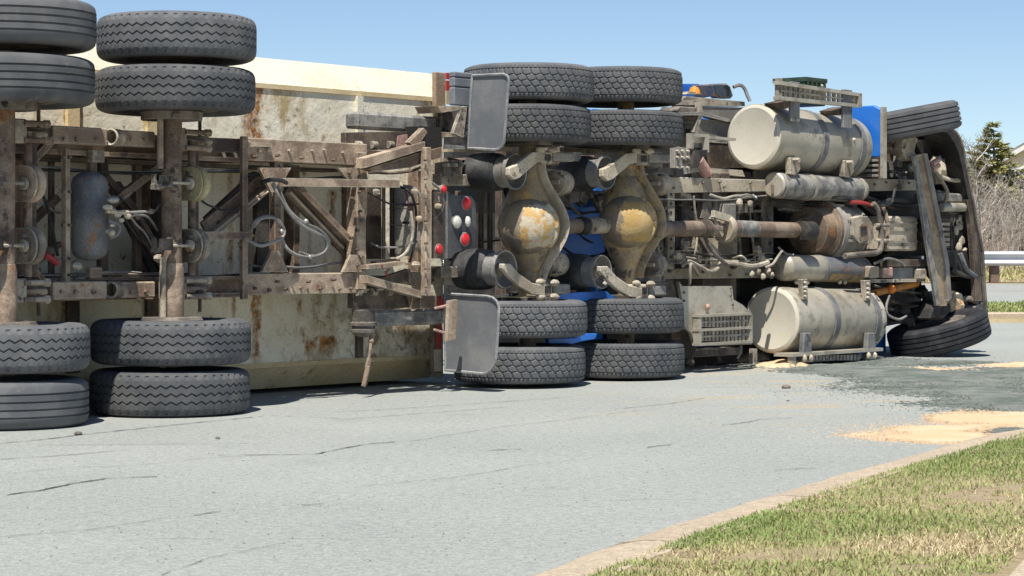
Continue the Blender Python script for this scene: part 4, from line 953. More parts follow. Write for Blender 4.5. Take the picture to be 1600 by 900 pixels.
# --- crossmember posts with rows of holes, between the rails
for x0,x1,w,mt in ((1012,1022,.40,'dusty_dark'),(1026,1036,.42,'dusty'),(1040,1054,.36,'dusty'),(1000,1010,.46,'dusty_dark')):
    u = B('perforated_post', MB().vbar(x0,x1,292,420,w,frac=.25), mt, smooth=0)
    if x0 > 1020:
        for k in range(8):
            xx = (x0+x1)/2+1.5; c = L(xx,304+k*14,w); MB().cyl((c.x,w-.004,c.z),(c.x,w+.002,c.z),.014,n=8).build('post_hole', M['black'], u)
Q('crossmember','dusty_dark',1066,296,1080,420,.5,.1); Q('crossmember','dusty',1120,312,1152,420,.62,.05); Q('crossmember','dusty_dark',1190,298,1208,420,.55,.1); Q('crossmember','frame_dark',1155,300,1200,420,.7,.05)
T('bell_hanger','grey_box',[(1108,312),(1150,312),(1150,345),(1125,345),(1108,335)],.42,.05); T('hanger','dusty_dark',[(1100,300),(1122,312),(1108,345),(1096,340)],.40,.06)
T('hanger_plate','dusty',[(1085,330),(1096,326),(1096,410),(1085,410)],.45,.05)
T('gearbox_brace','dusty',[(1106,372),(1122,372),(1122,420),(1112,420)],.42,.06); T('strut','dusty_dark',[(1084,356),(1092,356),(1116,392),(1108,396)],.3,.05)
cyl_px('muffler_stub',1058,302,1074,308,.45,8,'alu'); cyl_px('muffler_pipe',1074,306,1104,312,.5,11,'frame_dark'); cyl_px('reservoir',1060,396,1082,398,.5,12,'dusty_dark')
# --- transmission, engine, sump
c0, c1 = L(1262,360,.36), L(1306,360,.36)
tm = B('transmission', MB().lathe((c0.x,.40,c0.z),(1,0,0),[(-.02,.05),(-.02,.12),(.03,.15),(.06,.225),(.20,.25),(.22,.285),(.26,.29)],30),'rust')
MB().lathe((c0.x+.26,.40,c0.z),(1,0,0),[(0,.30),(.05,.305),(.055,.28),(.12,.285),(.125,.265),(.30,.27),(.31,.25),(.48,.24),(.49,.26),(.52,.26)],30).build('gear_case', M['grey_box'], tm)
for i in range(9):
    a = 2*math.pi*i/9; MB().box((c0.x+.40,.40+.28*math.cos(a),c0.z+.28*math.sin(a)),(.16,.022,.022)).build('case_rib', M['grey_box'], tm, smooth=0)
for i in range(12):
    a = 2*math.pi*i/12; MB().cyl((c0.x+.255,.40+.275*math.cos(a),c0.z+.275*math.sin(a)),(c0.x+.24,.40+.275*math.cos(a),c0.z+.275*math.sin(a)),.014,n=6).build('bolt', M['dusty'], tm)
T('clutch_window','dusty',[(1334,340),(1344,337),(1356,338),(1364,350),(1366,372),(1360,380),(1342,380),(1334,368)],.10,.06, par=tm, bevel=.006); T('window_hole','rust',[(1343,354),(1346,350),(1354,350),(1357,354),(1357,371),(1354,376),(1346,376),(1343,372)],.094,.012, par=tm)
T('window_hole_dark','black',[(1345,355),(1354,353),(1355,366),(1346,368)],.090,.008, par=tm)
tb = MB(); tb.hose([(1320,400,.06),(1350,397,.04),(1370,395,.04),(1376,386,.04),(1377,360,.05),(1372,330,.08),(1364,318,.1)],.028,10); B('water_pipe', tb, 'dusty_dark')
tb = MB(); tb.hose([(1384,392,.1),(1387,360,.1),(1384,335,.12),(1378,322,.15)],.022,8); B('water_pipe', tb, 'frame')
for y in (352,376): cyl_px('pipe_clip',1368,y,1388,y,.05,3,'dusty')
eb = Q('engine_sump','housing',1386,338,1434,392,.16,.5, bevel=.02); eb.data.materials[0] = M['rail']
for y in (346,358,376): MB().rect(1388,y,1434,y+3,.15,.012).build('sump_rib', M['dusty'], eb, smooth=0)
Q('engine_block','black',1386,308,1490,400,.34,.6); Q('engine_block','frame_dark',1440,342,1484,388,.2,.2); 
for y in (348,356,364,372,380): Q('block_fin','dusty',1470,y,1484,y+4,.17,.03)
# --- fuel tanks
def fuel_tank(x0,y0,x1,y1,w,rpx,straps,lab=None):
    p0, p1 = L(x0,y0,w), L(x1,y1,w); h = (p1-p0).length; r = rpx/S(x0,w)
    ft = MB().lathe(p0,p1-p0,[(.0,r*.5),(.0,r*.975),(.006,r*.994),(.016,r),(h-.03,r),(h-.01,r*.97),(h+.02,r*.8),(h+.03,0)],56).build('fuel_tank', M['alu'], TK, label=lab)
    d = (p1-p0).normalized()
    for u in straps:
        o = p0 + d*(h*u)
        MB().lathe(o,d,[(-.047,r+.001),(-.045,r+.010),(.045,r+.010),(.047,r+.001)],56,cap=False).build('tank_strap', M['band'], ft)
    MB().lathe(p0,d,[(-.010,0),(-.010,r*.84),(-.013,r*.87),(-.010,r*.90),(-.004,r*.955),(-.001,r*.974)],56).build('tank_end', M['cap'], ft)
    MB().lathe(p0+d*.055,d,[(0,r+.0005),(.004,r+.003),(.008,r+.0005)],56,cap=False).build('weld_seam', M['alu'], ft)
    return ft, p0, p1, r, d
ft1, p0, p1, r, d = fuel_tank(1178,213,1324,232,.45,51,(.47,.89),'upper dusty fuel tank')
MB().ball(p0.lerp(p1,.80)+Vector((-.04,-r*.985,.05)),.022,8,6).build('tank_plug', M['alu'], ft1)
ft2, p0b, p1b, rb, db = fuel_tank(1206,500,1344,500,.27,52,(.42,.90),'lower dusty fuel tank, its far end stained dark')
MB().lathe(p1b-db*.14,db,[(0,rb+.002),(.12,rb+.002),(.13,rb*.985),(.165,rb*.8)],56,cap=False).build('stained_end', grimy('spotted tank end',(.42,.38,.31,1),(.52,.47,.39,1),(.06,.05,.045,1),r=(.50,.56),big=9,bump=.1), ft2)
# strap hangers: verticals and clamps
for (x,y0,y1,w) in ((1243,128,190,.12),(1325,140,200,.10)): Q('strap_post','band',x-7,y0,x+7,y1,w,.03, bevel=.004)
for (x,y) in ((1243,258),(1327,262)):
    T('strap_bolt','dusty',[(x-8,y-12),(x+6,y-12),(x+8,y+6),(x+2,y+16),(x-8,y+14)],.16,.06, bevel=.006)
    c = L(x,y-8,.14); B('bolt', MB().cyl((c.x,.16,c.z),(c.x,.10,c.z),.022,n=6),'rail')
for (x,y0,y1) in ((1262,520,566),(1362,520,562)):
    T('strap_foot','band',[(x-5,y0),(x+5,y0),(x+7,y1-12),(x+8,y1),(x-8,y1),(x-7,y1-12)],-.07,.05, bevel=.006)
    for dx in (-5,5): c = L(x+dx,y1-6,-.08); B('bolt', MB().ball((c.x,-.08,c.z),.03,8,6,(.8,.8,1.2),.1),'rail')
for (x,y) in ((1258,444),(1356,446)):
    T('strap_link','dusty',[(x-5,y-8),(x+4,y-8),(x+5,y+24),(x-3,y+24)],.0,.05, bevel=.005)
    for k in range(4): c = L(x-1,y-2+k*7,.0); B('bolt', MB().cyl((c.x,.0,c.z),(c.x,-.025,c.z),.018,n=6),'rail')
# --- smaller cylinders
def cyl2(x0,y0,x1,y1,w,rpx,mat,bands,nm):
    p0, p1 = L(x0,y0,w), L(x1,y1,w); h=(p1-p0).length; r=rpx/S(x0,w)
    o = MB().lathe(p0,p1-p0,[(0,0),(.0,r*.86),(.012,r*.97),(.03,r),(h-.06,r),(h-.02,r*.86),(h,r*.5),(h,0)],32).build(nm, M[mat], TK); d=(p1-p0).normalized()
    for u,mt in bands: MB().lathe(p0+d*(h*u),d,[(-.022,r+.0005),(-.02,r+.006),(.02,r+.006),(.022,r+.0005)],32,cap=False).build('cylinder_band', M[mt], o)
    return o,p0,p1,r,d
o,p0,p1,r,d = cyl2(1209,289,1345,297,.28,21,'tank_dark',((.36,'alu'),(.93,'alu')),'aux_cylinder')
MB().lathe(p0-d*.004,d,[(0,0),(0,r*.85),(.012,r*.96),(.05,r*1.004),(.06,r*1.003)],32).build('cylinder_cap', M['alu'], o)
MB().tube([p0-d*.02, p0-d*.02+Vector((0,0,-.08))],.014,6,0).build('drain_cock', M['frame_dark'], o)
o,p0,p1,r,d = cyl2(1222,418,1350,422,.28,21,'tank_navy',((.42,'band'),(.92,'band')),'aux_cylinder')
MB().lathe(p0-d*.004,d,[(-.03,0),(-.028,r*.5),(0,r*.88),(.02,r*1.0),(.05,r*1.006),((p1-p0).length*.40,r*1.006),((p1-p0).length*.405,r)],32).build('cylinder_cap', M['alu'], o)
# ochre flank of the lower cylinder
h=(p1-p0).length; mb = MB(); ang=[R(a) for a in range(-80,-19,10)]
vs=[]; 
for a_ in (h*.46,h*.97):
    for a in ang: vs.append(p0+d*a_+Vector((0,-math.cos(a)*(r+.003),math.sin(a)*(r+.003))))
k=len(ang); mb.add(vs,[(i,i+1,k+i+1,k+i) for i in range(k-1)]); mb.build('ochre_patch', grimy('ochre patch',(.34,.235,.11,1),(.24,.18,.10,1),(.10,.095,.10,1),r=(.52,.62),big=7,bump=.1), o)
for x in (1244,1262,1312,1320): MB().ball(L(x,441,.22),.022,8,6).build('cylinder_bolt', M['brass'], o)
# --- step plate between lower drive tyre and lower tank
sp = T('step_plate','grey_box',[(1061,440),(1066,447),(1144,447),(1146,468),(1160,476),(1175,490),(1175,538),(1086,541),(1080,520),(1070,512),(1068,480)],.12,.03)
sp.data.materials[0] = M['alu']
for (x,y) in ((1069,457),(1069,470),(1142,450),(1142,462),(1145,476)): c=L(x,y,.115); MB().cyl((c.x,.12,c.z),(c.x,.108,c.z),.012,n=6).build('plate_bolt', M['frame_dark'], sp)
MB().ball(L(1106,480,.1),.03,8,6,(1,.6,1),.1).build('plate_plug', M['pink'], sp)
MB().rect(1093,491,1174,537,.11,.012).build('step_well', M['black'], sp, smooth=0)
for y in (490,512,534): MB().rect(1092,y,1175,y+4,.05,.07).build('step_edge', M['alu'], sp, smooth=0)
for x in (1092,1172): MB().rect(x,492,x+4,536,.055,.06).build('step_edge', M['alu'], sp, smooth=0)
for y0 in (494,516):
    for k in range(13):
        MB().rect(1096+k*5.9,y0,1099+k*5.9,y0+17,.075,.02).build('step_tread', M['dusty'], sp, smooth=0)
    MB().rect(1096,y0+7,1172,y0+9.5,.072,.02).build('step_tread', M['dusty'], sp, smooth=0)
Q('step_bracket','frame_dark',1050,488,1062,530,.3,.1); Q('step_bracket','grey_box',1033,506,1058,520,.35,.06)
# --- top step above the upper tank, green box behind it
st = Q('top_step','dusty',1216,122,1222,158,.10,.03)
def stp(pts,w,d,mat='alu',nm='step_edge'): return MB().poly(pts,w,d).build(nm, M[mat], st, smooth=0)
stp([(1217,126),(1347,146),(1347,151),(1217,132)],.08,.06); stp([(1217,150),(1347,163),(1347,168),(1217,156)],.08,.06); stp([(1342,146),(1347,146),(1347,167),(1342,167)],.08,.08)
for k in range(15):
    x = 1226+k*7.7; y = 132+(x-1217)*.154; stp([(x,y),(x+3.2,y+.5),(x+3.2,y+19-(x-1217)*.03),(x,y+19-(x-1217)*.03)],.11,.025,'dusty','step_tread')
stp([(1220,140),(1344,157),(1344,159),(1220,142.5)],.105,.03,'dusty','step_tread')
T('step_arm','frame_dark',[(1222,160),(1248,154),(1250,160),(1228,170)],.14,.2); T('step_arm','frame_dark',[(1308,172),(1328,166),(1330,172),(1312,180)],.14,.2)
gb = MB(); a, b = L(1258,121,.75), L(1290,166,.75); gb.tz(a.x, b.x, b.z, a.z, .75, .36); gbo = B('green_box', gb, 'green', smooth=0, bevel=.008)
for k in range(5): MB().tz(a.x+.02+k*(b.x-a.x-.06)/4, a.x+.045+k*(b.x-a.x-.06)/4, b.z+.02, a.z-.02, .735, .02).build('box_rib', M['green'], gbo, smooth=0)
MB().tz(a.x-.01,b.x+.01,a.z-.035,a.z+.006,.735,.39).build('box_lid', M['green'], gbo, smooth=0)
MB().ball((b.x-.10,.73,a.z-.07),.02,8,6).build('box_latch', M['steel'], gbo)
# --- muffler bracket cluster above the upper rail, rear of the tank
T('fairing_panel','dusty',[(1062,158),(1072,150),(1164,159),(1164,166),(1092,165)],.85,.12)
T('grey_panel','grey_box',[(1092,166),(1165,168),(1150,192),(1128,188),(1096,178)],.86,.1); T('grey_panel','grey_box',[(1086,184),(1148,192),(1140,214),(1088,214)],.9,.06); T('grey_panel','frame_dark',[(1104,226),(1152,222),(1178,262),(1108,262)],.92,.06)
mb = MB()
a, b = L(1072,168,.52), L(1090,210,.52)
B('bellows_pipe', MB().lathe(((a.x+b.x)/2,.60,b.z),(0,0,1),[(0,.09),(.05,.10)]+[(.05+i*.02,.095+.012*(i%2)) for i in range(10)]+[(.26,.12),(.30,.10)],26),'dusty_dark')
T('pipe_shell','dusty_dark',[(1056,172),(1062,166),(1092,168),(1094,178),(1060,182)],.44,.2, bevel=.008); T('strut','dusty',[(1091,160),(1097,160),(1098,180),(1088,208),(1084,206),(1092,180)],.42,.04)
T('strut','grey_box',[(1058,176),(1096,174),(1140,186),(1138,190),(1096,180),(1058,180)],.41,.03)
T('mount_bracket','alu',[(1078,208),(1108,210),(1108,238),(1102,238),(1102,214),(1084,214),(1084,232),(1078,232)],.34,.04); Q('mount_bracket','grey_box',1084,214,1101,230,.40,.03)
T('bracket','grey_box',[(1054,228),(1076,232),(1084,252),(1094,268),(1070,272),(1054,270)],.36,.05); Q('bracket_hole','frame_dark',1068,250,1075,256,.355,.01); Q('bracket_hole','frame_dark',1058,240,1063,246,.355,.01)
T('tail_pipe_end','black',[(1086,236),(1106,234),(1104,242),(1090,262),(1082,262)],.32,.08); cyl_px('exhaust_stub',1090,250,1104,272,.36,10,'pink')
T('strap_bar','alu',[(1106,212),(1150,216),(1150,220),(1106,217)],.4,.04); T('strap_bar','dusty',[(1106,218),(1136,220),(1136,224),(1106,222)],.4,.04)
T('rail_bracket','dusty',[(1108,262),(1160,266),(1164,276),(1110,270)],.46,.08)
for x in (1064,1084,1120,1136): c=L(x,276,.38); B('rail_bolt', MB().box((c.x,.40,c.z+.01),(.07,.05,.04)),'frame_dark',smooth=0)
for x,y in ((1060,272),(1048,270)): Q('valve_block','black',x-8,y-8,x+8,y+4,.3,.08)
# mirrors, beacon and grab rail on the cab flank that now faces the sky
T('cab_corner','blue',[(1062,131),(1092,131),(1096,142),(1100,152),(1062,152)],1.3,.25)
T('beacon_base','dusty',[(1072,147),(1096,148),(1094,144),(1076,143)],.62,.08)
B('beacon', MB().lathe(L(1085,147,.66),(0,0,1),[(0,.055),(.03,.05),(.06,.036),(.075,.0)],20),'amber')
T('mirror','tank_navy',[(1092,132),(1112,132),(1118,150),(1098,153)],1.1,.10, bevel=.012)
mr = T('mirror','tank_navy',[(1113,131),(1136,130),(1142,134),(1147,150),(1143,154),(1124,153),(1118,148)],.9,.10, bevel=.015); mr['label'] = 'mirror with its dark glass towards the road'
MB().poly([(1116,133),(1135,132.5),(1140,136),(1144,149),(1141,151),(1125,151),(1120,147)],.893,.012).build('mirror_glass', M['glass'], mr, smooth=0)
B('grab_rail', MB().hose([(1146,136,.85),(1156,133,.82),(1163,138,.8),(1168,150,.78),(1172,158,.76)],.018,8),'steel')
# --- blue pieces behind the axles and beside the cab
B('cab_skirt', MB().prism([(9.25,.12,1.99),(9.25,.75,1.99),(9.25,.75,2.50),(9.25,.20,2.50),(9.25,.12,2.46)],(.05,0,0)),'blue',smooth=0,bevel=.012)
B('skirt_trim', MB().prism([(9.235,.085,1.78),(9.235,.118,1.78),(9.235,.118,2.48),(9.235,.085,2.48)],(.07,0,0)),'alu',smooth=0)
sg = B('step_grille', MB().prism([(9.26,.12,1.78),(9.26,.75,1.78),(9.26,.75,1.985),(9.26,.12,1.985)],(.05,0,0)),'frame_dark',smooth=0)
for k in range(4): MB().box((9.25,.40,1.81+k*.05),(.03,.5,.022)).build('grille_slat', M['tank_dark'], sg, smooth=0)
Q('cab_skirt','blue',1340,512,1384,552,.62,.2)
T('catwalk_plate','blue',[(866,300),(945,304),(945,402),(866,402)],.70,.03); T('fender_bracket','blue',[(868,470),(872,461),(900,457),(948,455),(956,462),(990,462),(1000,456),(1010,470)],.12,.06)
T('fender_arm','blue',[(858,528),(898,528),(912,521),(934,521),(930,530),(912,533),(896,537),(858,537)],.02,.05, bevel=.006)
T('cable_tray','frame_dark',[(905,300),(914,300),(914,396),(905,396)],.8,.04)
# --- mud flaps on their hangers
def flap(pts, t0, rim, label=None):
    """hanging rubber sheet square to the truck: photo outline laid on the plane t = t0, a little bowed"""
    def at(px, py):
        k = (px-800)/F_PX; w_ = (OX+FX*t0-k*(OY+FY*t0))/(k*UY-UX); D = OY+FY*t0+UY*w_
        return Vector((t0, w_, EYE+(HORIZ-py)*D/F_PX))
    bow = lambda p: Vector((p.x+.035*math.sin((p.y+.4)*2.4)+.012*math.sin(p.z*5+p.y*3), p.y, p.z))
    P_ = [at(*q) for q in pts]; c = sum(P_, Vector())/len(P_)
    rings = [[c.lerp(p, u) for p in P_] for u in (1,.93,.6,.25)]; n = len(P_); mb = MB(); V = []; F_ = []
    for off in (0,.011):
        b = len(V)
        for r_ in rings: V += [bow(p)+Vector((off,0,0)) for p in r_]
        V.append(bow(c)+Vector((off,0,0)))
        for q in range(3):
            for m_ in range(n): F_.append((b+q*n+m_, b+q*n+(m_+1)%n, b+(q+1)*n+(m_+1)%n, b+(q+1)*n+m_))
        for m_ in range(n): F_.append((b+3*n+m_, b+3*n+(m_+1)%n, b+4*n))
    h_ = 4*n+1
    for m_ in range(n): F_.append((m_, (m_+1)%n, h_+(m_+1)%n, h_+m_))
    fl = mb.add(V,F_).build('mud_flap', M['flap'], TK, label=label, smooth=50)
    if rim:
        o_ = [bow(p)+Vector((-.004,0,0)) for p in P_]; MB().tube(o_+[o_[0]], .011, 6, 0).build('flap_rim', M['flap_edge'], fl)
def rounded(pts, n=4):                               # densify an outline
    out = []
    for a, b in zip(pts, pts[1:]+pts[:1]):
        m_ = max(1, int(math.hypot(b[0]-a[0], b[1]-a[1])/14))
        out += [(a[0]+(b[0]-a[0])*q/m_, a[1]+(b[1]-a[1])*q/m_) for q in range(m_)]
    return out
flap(rounded([(736,118),(788,116),(794,118),(797,122),(797,128),(786,222),(783,228),(778,232),(771,234),(728,231),(731,200)]), 2.96, True)
flap(rounded([(692,459),(760,463),(768,465),(774,470),(778,479),(774,560),(771,569),(766,577),(760,582),(752,584),(690,579)]), 2.93, True, 'mud flap near the road, crossed by a bracket shadow')
for y0,y1 in ((114,122),(123,137),(138,166)): Q('ribbed_fender','plastic',710,y0,760,y1,.30,.06, bevel=.008)
T('flap_rim_bar','band',[(700,226),(726,228),(726,233),(700,233)],-.04,.05)
# --- front axle and front end
fa = T('front_axle','dusty_dark',[(1430,243),(1444,240),(1458,296),(1470,345),(1482,410),(1486,466),(1478,478),(1468,478),(1462,420),(1452,345),(1440,290)],.035,.05)
fa.data.materials[0] = M['beam']
MB().poly([(1428,244),(1433,242),(1443,300),(1453,360),(1469,474),(1464,478),(1448,380),(1438,310)],.015,.03).build('beam_flange', M['tank_dark'], fa, smooth=0)
MB().poly([(1444,240),(1449,240),(1461,296),(1471,345),(1483,410),(1487,466),(1482,470),(1478,412),(1466,348),(1456,300)],.01,.05).build('beam_flange', M['grey_box'], fa, smooth=0)
for pts in ([(1452,322),(1464,320),(1465,326),(1454,328)],[(1462,392),(1476,390),(1477,396),(1463,398)]): MB().poly(pts,.06,.03).build('beam_rib', M['frame_dark'], fa, smooth=0)
MB().poly([(1449,338),(1452,338),(1452,352),(1449,352)],.07,.02).build('beam_bolt', M['black'], fa, smooth=0)
T('kingpin_arm','dusty',[(1412,216),(1430,212),(1436,216),(1432,226),(1430,236),(1434,244),(1426,252),(1416,248),(1411,234)],.12,.12, bevel=.015)
B('kingpin_ball', MB().ball(L(1426,262,.12),.05,10,8,(1,1,1),.05),'steel')
T('steering_knuckle','black',[(1462,470),(1480,470),(1486,488),(1474,500),(1452,500),(1456,484)],.06,.16, bevel=.02)
B('steering_gear', MB().ball(L(1464,266,.3),.12,12,8,(1,.8,1.2),.16),'dusty'); B('steering_rod', MB().hose([(1456,262,.1),(1470,280,.08),(1480,300,.1),(1476,316,.15)],.02),'dusty')
B('track_rod', MB().hose([(1462,274,.2),(1490,282,.2),(1512,280,.15)],.022),'rail')
for y in (256,264): MB().cyl(L(1456,y,.05),L(1466,y-6,.05),.03,n=10).build('rod_end', M['pink'], TK)
Q('spring_leaf','frame_dark',1386,405,1470,416,.12,.08); Q('spring_shackle','rail',1360,416,1374,434,.10,.08, bevel=.01); Q('spring_shackle','pink',1380,418,1396,434,.10,.08, bevel=.01); Q('spring_leaf','tank_navy',1396,418,1440,436,.16,.1); Q('spring_shackle','dusty',1438,420,1448,436,.08,.08, bevel=.01)
Q('spring_leaf','dusty',1358,436,1446,441,.13,.1)
o = MB(); p_a, p_b = L(1366,458,.2), L(1432,443,.2); o.cyl(p_a,p_b,.035,n=14); orr = B('steering_link', o, 'orange'); MB().ball(L(1393,452,.16),.045,10,8).build('link_joint', M['amber'], orr)
B('brake_hose', MB().hose([(1390,462,.1),(1385,478,.08),(1388,492,.06),(1404,499,.06),(1416,494,.08)],.012),'hose'); B('brake_hose', MB().hose([(1366,412,.1),(1386,404,.05),(1404,408,.05),(1414,416,.05)],.012),'hose'); B('brake_hose', MB().hose([(1376,322,.1),(1392,318,.1),(1396,306,.1),(1398,296,.12)],.014),'hose_black')
B('brake_hose', MB().hose([(1372,318,.2),(1400,312,.2),(1424,316,.2)],.024),'hose_black'); B('brake_hose', MB().hose([(1330,316,.15),(1352,318,.14),(1372,326,.15)],.02),'red_wire'); B('brake_hose', MB().hose([(1300,308,.2),(1340,314,.16),(1366,334,.16)],.02),'hose_black')
for x,y in ((1440,456),(1450,466),(1444,480),(1432,490),(1420,500)): B('hub_part', MB().ball(L(x,y,.3),.07,9,7,(1,1,1),.25),'black' if y!=466 else 'dusty_dark')
# radiator, cooler and pipes behind the bumper
Q('radiator','tank_dark',1468,302,1516,316,.18,.3, bevel=.015); cyl_px('cooler_pipe',1470,324,1514,324,.14,7,'alu',bev=.02); rd_ = Q('radiator','tank_dark',1484,332,1516,432,.24,.3)
for k in range(6): MB().rect(1486+k*5.2,334,1489+k*5.2,430,.225,.02).build('radiator_fin', M['dusty_dark'], rd_, smooth=0)
for x,y in ((1498,344),(1500,352),(1494,360),(1502,376),(1498,386),(1506,394)): MB().ball(L(x,y,.18),.045,8,6,(1,.7,1.1),.2).build('mud_clod', M['dusty'], rd_)
T('engine_pan','black',[(1472,390),(1510,392),(1520,430),(1476,432)],.15,.1); B('oil_hose', MB().hose([(1500,396,.1),(1506,412,.08),(1512,424,.1),(1524,432,.1)],.03),'tank_navy'); B('oil_hose', MB().hose([(1486,420,.12),(1500,428,.1),(1516,432,.12)],.028),'black')
B('battery_lining', MB().ball(L(1491,477,.22),.13,11,8,(.95,.7,1.15),.16),'foam', smooth=0)
Q('lining_bracket','tape_red',1478,486,1507,494,.28,.05); Q('lining_bracket','black',1480,440,1512,458,.3,.1)
# front bumper: a swept shell whose lower edge faces the camera
def ribbon(nm, mat, outer, inner, w, d, **k): return B(nm, MB().poly(outer+inner[::-1], w, d), mat, smooth=0, **k)
outer = [(1489,199),(1497,207),(1503,217),(1508,235),(1512,258),(1516,280),(1522,309),(1527,340),(1533,365),(1538,393),(1541,449),(1544,492),(1543,500)]
for i in range(len(outer)-1):
    (xa,ya),(xb,yb) = outer[i],outer[i+1]; th = 5 if i<5 else 7
    pass
ribbon('bumper_lip','dusty_dark',outer,[(x-2.2,y+.5) for x,y in outer],.05,.03)
ribbon('bumper','black',[(x-3,y) for x,y in outer],[(1478,206),(1484,212),(1492,224),(1498,240),(1503,260),(1507,282),(1513,310),(1516,340),(1519,365),(1521,393),(1525,449),(1526,470),(1524,478)],.12,.5)
ribbon('bumper_flange','frame_dark',[(1517,312),(1524,350),(1530,395),(1533,449),(1535,470)],[(1511,312),(1517,350),(1521,395),(1524,449),(1525,470)],.08,.05)
T('fender_liner','black',[(1430,222),(1478,206),(1496,226),(1508,262),(1500,276),(1470,256),(1440,240)],.42,.3)
T('liner_gusset','frame',[(1458,218),(1468,212),(1497,250),(1506,268),(1496,264)],.38,.03)
T('liner_plate','tank_navy',[(1374,250),(1410,254),(1428,262),(1430,278),(1374,276)],.7,.1); T('liner_plate','frame_dark',[(1380,200),(1425,222),(1424,256),(1376,250)],.75,.1)
T('bumper_end','tank_dark',[(1524,478),(1543,470),(1544,506),(1530,506),(1520,500)],.10,.3); T('bumper_end','dusty_dark',[(1510,470),(1526,466),(1528,490),(1514,496)],.2,.2); B('bumper_bracket', MB().hose([(1500,470,.2),(1512,466,.15),(1526,472,.12)],.03),'dusty_dark')
# --- cab, hood and sleeper behind it all
tc = lambda px,w: L(px,0,w).x
cabm = MB(); cabm.prism([(5.75,.98,.10),(9.2,.98,.10),(9.2,.98,2.33),(5.75,.98,2.33)],(0,1.75,0)); cab = B('cab', cabm, 'blue', smooth=0, bevel=.05)
MB().prism([(9.2,1.0,.14),(11.2,.92,.30),(11.2,.92,2.12),(9.2,1.0,2.28)],(0,.85,0)).build('hood', M['blue'], TK, smooth=0, bevel=.05)
MB().tz(5.9,9.15,.2,2.25,.93,.045).build('cab_floor', M['black'], TK, smooth=0); MB().tz(9.1,11.25,.30,2.12,.80,.10).build('engine_tray', M['black'], TK, smooth=0)
for z in (.35,2.15): MB().tz(7.6,8.7,z-.02 if z>1 else z,z+.02,1.75,.6).build('side_window', M['glass'], cab, smooth=0)
MB().prism([(9.205,1.9,.35),(9.205,2.6,.35),(9.205,2.6,2.1),(9.205,1.9,2.1)],(.01,0,0)).build('windscreen', M['glass'], cab, smooth=0)
for z in (.55,1.85): MB().cyl((5.6,.8,z),(5.6,2.9,z),.075,n=18).build('exhaust_stack', M['frame_dark'], TK)
for zz in (.95,1.2,1.45): MB().tube([(5.6,1.2,zz),(5.2,1.05,zz-.1),(4.9,1.15,zz-.25),(4.6,1.3,zz-.3)],.02,7).build('air_line', M['hose_black'], TK)
MB().tube([(5.55,1.2,1.05)]+[(5.45-i*.03,1.08+.03*math.cos(i*1.57),.98+.03*math.sin(i*1.57)) for i in range(28)],.009,5,3).build('coiled_air_line', M['hose_black'], TK)
B('rear_shade', MB().tz(5.70,5.745,.2,2.25,1.0,1.7),'black',smooth=0)  # black sheet laid over the blue cab rear in place of shade
for w_,z0_,z1_ in ((1.15,.5,2.2),(1.5,.3,2.2),(1.9,.3,2.2)): B('headache_post', MB().tz(5.60,5.66,z0_,z1_,w_,.08),'frame_dark',smooth=0)
for px in (716,752,766): B('deck_post', MB().vbar(px-5,px+4,298,398,.75,frac=.5),'frame_dark',smooth=0)
# --- clutter of lines along the frame
H = lambda pts,r,mt,nm='air_line': B(nm, MB().hose(pts,r), mt)
H([(1066,416,.2),(1076,408,.15),(1090,414,.12),(1110,424,.1),(1122,418,.12),(1128,404,.18)],.016,'dusty'); H([(1092,430,.2),(1080,412,.1),(1078,440,.12),(1076,446,.2)],.013,'alu'); H([(1128,410,.15),(1150,412,.1),(1176,416,.1),(1200,410,.12)],.022,'dusty'); H([(1100,366,.15),(1108,384,.12),(1122,402,.1),(1136,414,.12)],.018,'dusty_dark')
H([(1146,404,.2),(1158,400,.12),(1166,408,.12),(1156,416,.15)],.011,'alu'); H([(1110,304,.3),(1130,310,.28),(1150,306,.28),(1178,308,.3)],.012,'alu'); H([(1150,308,.3),(1168,304,.26),(1182,310,.26),(1176,304,.3)],.010,'steel')
H([(1084,306,.3),(1086,330,.3),(1090,360,.3),(1086,400,.3)],.010,'dusty'); H([(1222,392,.2),(1216,400,.15),(1208,412,.15),(1196,418,.2)],.012,'alu'); H([(1216,386,.3),(1228,396,.25),(1240,398,.2)],.010,'dusty')
H([(700,300,.2),(690,330,.25),(688,360,.25)],.012,'hose_black'); H([(880,310,.4),(900,330,.3),(916,344,.3)],.014,'dusty_dark'); H([(872,380,.6),(900,400,.5),(930,400,.4),(960,390,.3)],.012,'hose_black')
for x,y,s_ in ((1184,392,.05),(1190,404,.045),(1200,424,.035),(1184,424,.03),(1174,428,.03),(1206,430,.03),(1192,432,.03),(1070,382,.05),(1058,400,.05),(1066,404,.04),(1156,316,.035),(1172,318,.03),(1018,398,.05),(1010,404,.05)):
    B('valve_body', MB().ball(L(x,y,.25), s_, 8, 6, (1,.8,1), .2), 'dusty' if random.random()<.6 else 'rail')
for x0,x1 in ((1154,1160),(1164,1168),(1172,1176)): Q('valve_bracket','dusty',x0,318,x1,332,.45,.04)
Q('crossmember_box','grey_box',1130,318,1150,344,.36,.08, bevel=.008); Q('battery_tray','frame_dark',1150,300,1200,312,.42,.1)
Q('suspension_mount','dusty',1012,236,1036,262,.2,.16, bevel=.01); Q('suspension_mount','dusty_dark',1012,440,1046,462,.2,.16, bevel=.01)
Q('suspension_mount','grey_box',896,238,908,252,.2,.1); T('torque_bracket','dusty_dark',[(862,300),(874,296),(880,340),(866,346)],.4,.06)
